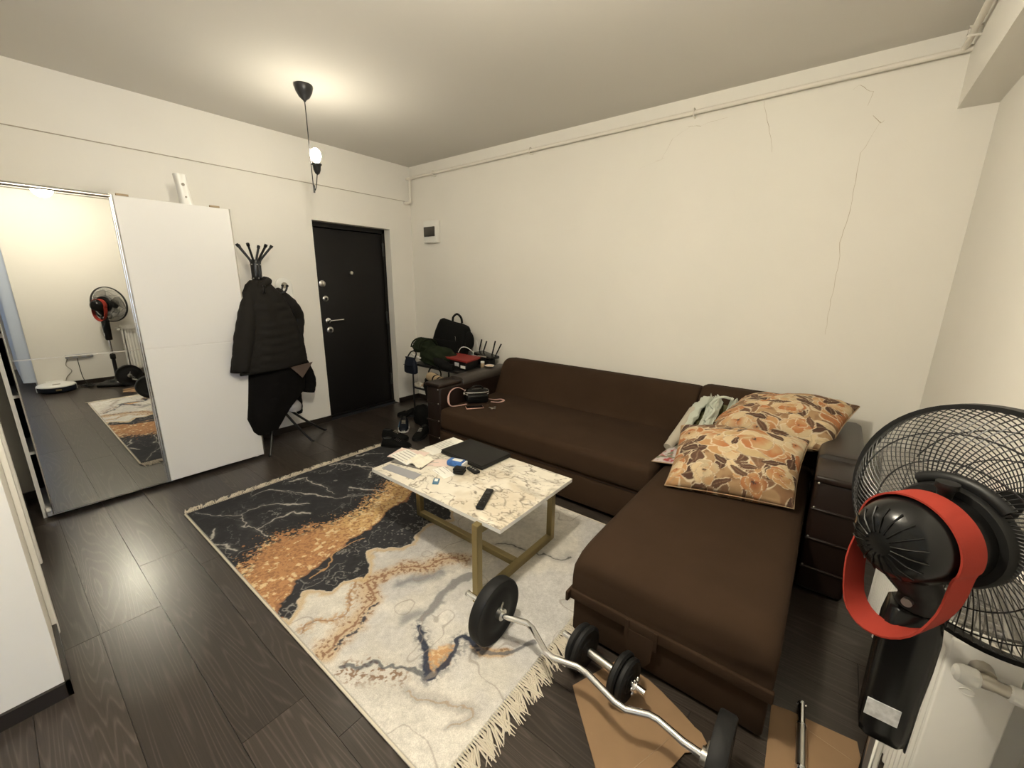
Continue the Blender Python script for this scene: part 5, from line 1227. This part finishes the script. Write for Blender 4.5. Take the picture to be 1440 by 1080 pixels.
def shoe(name, label, loc, rz, L=.28, m='black_cloth', sole='rubber', group=None, lift=0.0, hi=0.0, accent=None, laces=True):
    t = thing(name, label, 'shoe', loc, rz, group, world=False)
    def sec(s):
        w = .034 + .016 * math.sin(min(1, s * 1.05) * math.pi) ** .6 + (.006 if s > .6 else 0); w *= (1 if s < .93 else .72); return w
    rings = []
    for s, h in ((0, .055 + hi * .6), (.04, .082 + hi), (.15, .092 + hi), (.30, .088 + hi * .7), (.42, .084), (.60, .070), (.78, .056), (.92, .046), (.985, .034), (1.0, .022)):
        w = sec(s) * (.82 if s in (0, 1.0) else 1); x = (s - .5) * L
        rings.append([(x, w * math.cos(a), .018 + max(0, (h - .018)) * (max(0, math.sin(a)) ** .8) + (0.0 if math.sin(a) >= 0 else -.004)) for a in [2 * math.pi * k / 20 for k in range(20)]])
    make('upper', B().loft(rings), m, t, 60)
    out = [((s - .5) * L, sec(s) * 1.06) for s in (0, .08, .2, .35, .5, .65, .8, .92, 1.0)]
    poly = [(x - (.006 if k == 0 else 0), w * (.6 if k in (0, 8) else 1)) for k, (x, w) in enumerate(out)]; poly += [(x, -w) for x, w in reversed(poly)]
    make('sole', B().prism(poly, 0, .022), sole, t, 40)
    make('opening', B().sphere((-.30 * L, 0, .088 + hi), .03, 8, (1.3, .75, .25)), 'cable_black', t, 60)
    if laces:
        for k in range(4): make('lace', B().tube([((-.02 + .05 * k) * L, -.020, .083 - .006 * k), ((.0 + .05 * k) * L, .020, .083 - .006 * k)], .003, 5), 'steel' if accent == 'steel' else 'cable_grey', t, 60)
    if accent and accent != 'steel':
        make('side_stripe', B().rbox((0, -.047, .042), (L * .5, .006, .018), .002, 1), accent, t); make('heel_tab', B().rbox((-L * .49, 0, .055), (.008, .034, .04), .002, 1), 'white_plastic', t)
    return t
g_ = 'shoes by the entrance door'
shoe('sneaker', 'dark navy sneaker with blue stripe on the floor before the rack', (.80, -.86, 0), -.7, .28, 'navy', 'white_plastic', g_, accent='blue_bright')
shoe('sneaker', 'black sneaker with silver eyelets against the left sofa arm', (1.12, -.90, 0), -1.1, .27, 'black_cloth', 'rubber', g_, accent='steel')
shoe('sneaker', 'black sneaker lying close to the far rug corner', (1.16, -1.22, 0), .55, .27, 'black_cloth', 'rubber', g_, accent='steel')
shoe('sneaker', 'plain black sneaker farthest out beside the rug fringe', (.98, -1.10, 0), .35, .27, 'black_cloth', 'rubber', g_, accent=None)
shoe('sneaker', 'black sneaker nearest the corner between door and rack', (.52, -.56, 0), -2.2, .28, 'black_cloth', 'rubber', g_)
t = thing('hanging_pouch', 'dark navy pouch hanging at the front left corner of the rack', 'pouch', (.69, -.65, .53))
make('body', B().loft([[(.69 + w_ * math.copysign(abs(math.cos(q)) ** .5, math.cos(q)), -.648 + d_p * math.copysign(abs(math.sin(q)) ** .6, math.sin(q)), z_) for q in [2 * math.pi * k / 20 for k in range(20)]] for z_, w_, d_p in ((.532, .075, .022), (.545, .092, .032), (.60, .090, .034), (.66, .078, .028), (.685, .070, .018), (.705, .085, .010))]), 'navy', t, 50)
make('strap', B().tube(smooth_curve([(.63, -.645, .69), (.65, -.61, .75), (.70, -.595, .765), (.74, -.61, .74), (.75, -.645, .69)], 5), .007, 6), 'black_cloth', t, 60)
make('flap_seam', B().tube([(.615, -.683, .625), (.69, -.685, .612), (.765, -.683, .625)], .003, 6), 'black_cloth', t, 60)
shoe('shoe', 'beige shoe on the middle shelf of the rack', (.78, -.46, .372), -1.57, .26, 'tan', 'white_plastic', g_)
shoe('shoe', 'black shoe on the middle shelf next to the beige shoe', (.92, -.46, .372), -1.57, .26, 'black_cloth', 'rubber', g_)
shoe('shoe', 'grey shoe on the bottom shelf of the rack', (.80, -.46, .112), -1.57, .26, 'grey_felt', 'white_plastic', g_)
shoe('shoe', 'black shoe on the bottom shelf of the rack', (.95, -.46, .112), -1.57, .26, 'black_cloth', 'rubber', g_)
t = thing('rolled_mat', 'beige rolled fabric wedged between rack and sofa arm', 'roll', (1.28, -.80, .50))
make('roll', B().tube([(1.10, -.74, .575), (1.405, -.84, .575)], .045, 16), 'tan', t, 60); make('tie', B().tube([(1.24, -.787, .575), (1.262, -.794, .575)], .047, 16), 'black_cloth', t, 60); make('tie', B().tube([(1.33, -.815, .575), (1.35, -.822, .575)], .047, 16), 'black_cloth', t, 60)
make('hanging_strap', B().tube(smooth_curve([(1.25, -.79, .54), (1.20, -.74, .35), (1.16, -.70, .18), (1.15, -.70, .02)], 5), .012, 8), 'black_cloth', t, 60)
t = thing('dark_bag', 'crumpled black fabric bag on the floor before the shoe rack', 'bag', (.86, -.68, 0))
make('body', lump((.93, -.668, .085), (.20, .055, .14), 4.2, .08), 'black_cloth', t, 60); make('strap', B().tube(smooth_curve([(.74, -.70, .12), (.60, -.70, .03), (.46, -.62, .012), (.40, -.52, .01)], 5), .012, 6), 'black_cloth', t, 60)

t = thing('cloth_bag', 'black cloth bag hanging on the side of the shoe rack', 'bag', (1.05, -.66, .30))
make('body', lump((1.08, -.665, .43), (.16, .045, .15), 7.1, .07), 'black_cloth', t, 60)
make('strap', B().tube(smooth_curve([(.98, -.66, .52), (.96, -.63, .60), (1.02, -.615, .645), (1.12, -.62, .60), (1.15, -.66, .52)], 5), .008, 6), 'black_cloth', t, 60)
t = thing('scarf', 'pale grey cloth tucked on the middle shelf of the rack', 'cloth', (.72, -.55, .372))
make('fold', lump((.72, -.565, .395), (.07, .045, .035), 3.3, .12), 'sock', t, 60)

# ------------------------------------------------------------------ things on the sofa seat
SZ = 0.43
t = thing('handbag', 'small black handbag with pink strap on the sofa seat', 'handbag', (1.72, -.74, SZ))
R = Matrix.Rotation(.95, 3, 'Z') @ Matrix.Rotation(.12, 3, 'X')
make('body', B().rbox((1.715, -.735, SZ + .066), (.215, .105, .125), .042, 5, R=R), 'black_gloss', t, 70)
make('front_pocket', B().rbox((1.752, -.762, SZ + .046), (.195, .05, .085), .022, 4, R=R), 'black_gloss', t, 70)
c0 = Vector((1.715, -.735, SZ + .066))
for dz, rr in ((.022, .055), (.040, .050)):
    make('zip', B().tube([c0 + R @ Vector((.110 * math.copysign(abs(math.cos(a)) ** .6, math.cos(a)), rr * math.copysign(abs(math.sin(a)) ** .6, math.sin(a)), dz)) for a in [k * math.pi / 16 for k in range(32)]], .0035, 6, closed=True), 'silver_zip', t, 60)
make('top_handle', B().tube(smooth_curve([c0 + R @ Vector((-.06, 0, .06)), c0 + R @ Vector((-.03, 0, .085)), c0 + R @ Vector((.03, 0, .085)), c0 + R @ Vector((.06, 0, .06))], 5), .006, 8), 'black_gloss', t, 60)
def ribbon(pts, w, th=.0015):
    P_ = smooth_curve(pts, 6); rings = []
    for i_, p in enumerate(P_):
        tv = (P_[min(i_ + 1, len(P_) - 1)] - P_[max(i_ - 1, 0)]).normalized(); sd = tv.cross(Vector((0, 0, 1)))
        if sd.length < .2: sd = Vector((1, 0, 0))
        sd.normalize(); nn = sd.cross(tv) * th; rings.append([p - sd * w - nn, p + sd * w - nn, p + sd * w + nn, p - sd * w + nn])
    return B().loft(rings)
make('strap', ribbon([(1.66, -.80, .53), (1.62, -.87, .575), (1.605, -.95, .555), (1.612, -.985, .49), (1.64, -.985, .438), (1.68, -.93, .434), (1.70, -.85, .434)], .008), 'pink_strap', t, 60)
make('strap', ribbon([(1.78, -.64, .45), (1.80, -.58, .434), (1.83, -.53, .433), (1.88, -.55, .433), (1.88, -.62, .433), (1.82, -.66, .436)], .010), 'pink_strap', t, 60)
make('strap_ring', B().tube([c0 + R @ Vector((-.115, .016 * math.cos(a), .02 + .016 * math.sin(a))) for a in [k * math.pi / 8 for k in range(16)]], .003, 6, closed=True), 'silver_zip', t, 60)
t = thing('smartphone', 'dark smartphone with rose gold rim on the sofa seat', 'phone', (1.83, -.88, SZ))
make('body', B().rbox((1.825, -.880, SZ + .006), (.152, .074, .008), .0035, 2, rz=.95), 'rose_gold', t, 50); make('screen', B().rbox((1.825, -.880, SZ + .0105), (.140, .066, .0015), .0006, 1, rz=.95), 'screen', t)
t = thing('key_bunch', 'small bunch of keys on the seat beside the phone', 'keys', (1.93, -.80, SZ))
for k, a in enumerate((.2, 1.0, -.5)):
    bb = B().rbox((1.93 + .022 * math.cos(a), -.80 + .022 * math.sin(a), SZ + .004 + .002 * k), (.04, .007, .002), .0008, 1, rz=a); bb.cyl((1.93 + .045 * math.cos(a), -.80 + .045 * math.sin(a), SZ + .003 + .002 * k), (1.93 + .045 * math.cos(a), -.80 + .045 * math.sin(a), SZ + .006 + .002 * k), .010, 12); make('key', bb, 'steel', t)
make('ring', B().tube([(1.93 + .011 * math.cos(a), -.80 + .011 * math.sin(a), SZ + .006) for a in [k * math.pi / 8 for k in range(16)]], .0015, 5, closed=True), 'steel', t, 60)

# ------------------------------------------------------------------ things seen only in the wardrobe mirror
t = thing('robot_vacuum', 'white round robot vacuum by the right wall, seen in the mirror', 'robot vacuum', (4.40, -2.93, 0))
make('body', B().lathe([(.150, .008), (.172, .018), (.176, .060), (.172, .074), (0, .074)], (4.40, -2.93, 0), (0, 0, 1), 48), 'navy', t, 50)
make('top_cover', B().lathe([(.174, .074), (.172, .086), (.160, .092), (0, .093)], (4.40, -2.93, 0), (0, 0, 1), 48), 'white_plastic', t, 50)
make('side_shell', B().loft([[(4.40 + (.1775) * math.cos(a), -2.93 + .1775 * math.sin(a), z) for z in (.012, .076)] + [(4.40 + .170 * math.cos(a), -2.93 + .170 * math.sin(a), z) for z in (.076, .012)] for a in [math.radians(q) for q in range(-100, 101, 8)]]), 'white_plastic', t, 50)
make('button', B().rbox((4.36, -2.93, .095), (.03, .07, .005), .002, 1), 'cable_grey', t); make('sensor', B().rbox((4.222, -2.93, .045), (.008, .05, .02), .003), 'gold', t)
t = thing('charging_dock', 'low black robot charging dock against the right wall', 'dock', (4.585, -2.93, 0))
make('back', B().rbox((4.592, -2.93, .05), (.05, .16, .10), .008), 'white_plastic', t, 50); make('ramp', B().rbox((4.57, -2.93, .008), (.07, .17, .014), .004), 'black_plastic', t, 50)
t = thing('power_strip', 'flat grey power strip fixed low on the right wall', 'power strip', (4.615, -2.66, .365))
make('housing', B().rbox((4.612, -2.65, .385), (.028, .26, .05), .006), 'grey_felt', t, 50)
for k in range(3): make('outlet', B().cyl((4.599, -2.73 + .08 * k, .385), (4.5965, -2.73 + .08 * k, .385), .018, 16), 'cable_grey', t, 50)
make('cable', B().tube(smooth_curve([(4.61, -2.76, .37), (4.615, -2.79, .28), (4.612, -2.75, .20), (4.613, -2.81, .12), (4.60, -2.84, .02), (4.59, -2.86, .02)], 6), .0035, 6), 'cable_grey', t, 60)
t = thing('cable_heap', 'tangle of black cables on the floor beside the fan base', 'cables', (4.44, -2.66, 0))
for k in range(4):
    rnd = random.Random(k); P_ = [(4.44 + rnd.uniform(-.10, .10), -2.66 + rnd.uniform(-.07, .07), .008 + .010 * rnd.random() + .004 * k) for _ in range(9)]
    make('cable', B().tube(smooth_curve(P_, 6), .0035, 6), 'cable_black', t, 60)
# curtain in the bay
bb = B(); xs = np.linspace(4.595, 6.30, 220); rings = []
for z in np.linspace(.10, 2.60, 14):
    f_ = .6 + .5 * (1 - (z - .1) / 2.5); fr = [(x, -3.076 - .105 * (.7 + .3 * f_) * (.5 - .5 * math.cos((x - 4.595) * 42 + .4 * math.sin((x - 4.595) * 9)))) for x in xs]
    rings.append([(x, y_, z) for x, y_ in fr] + [(x, y_ + .002, z) for x, y_ in reversed(fr)])
t = thing('curtain', 'long white curtain with blue daylight put into its colour at the window bay, seen in the mirror', 'curtain', (5.5, -3.135, .1))
make('cloth', bb.loft(rings), 'curtain', t, 70); make('rail', B().tube([(4.62, -3.135, 2.63), (6.38, -3.135, 2.63)], .012, 10), 'steel', t, 60)
for x in (4.75, 5.5, 6.25): make('rail_bracket', B().box((x, -3.10, 2.65), (.02, .07, .02)), 'steel', t)
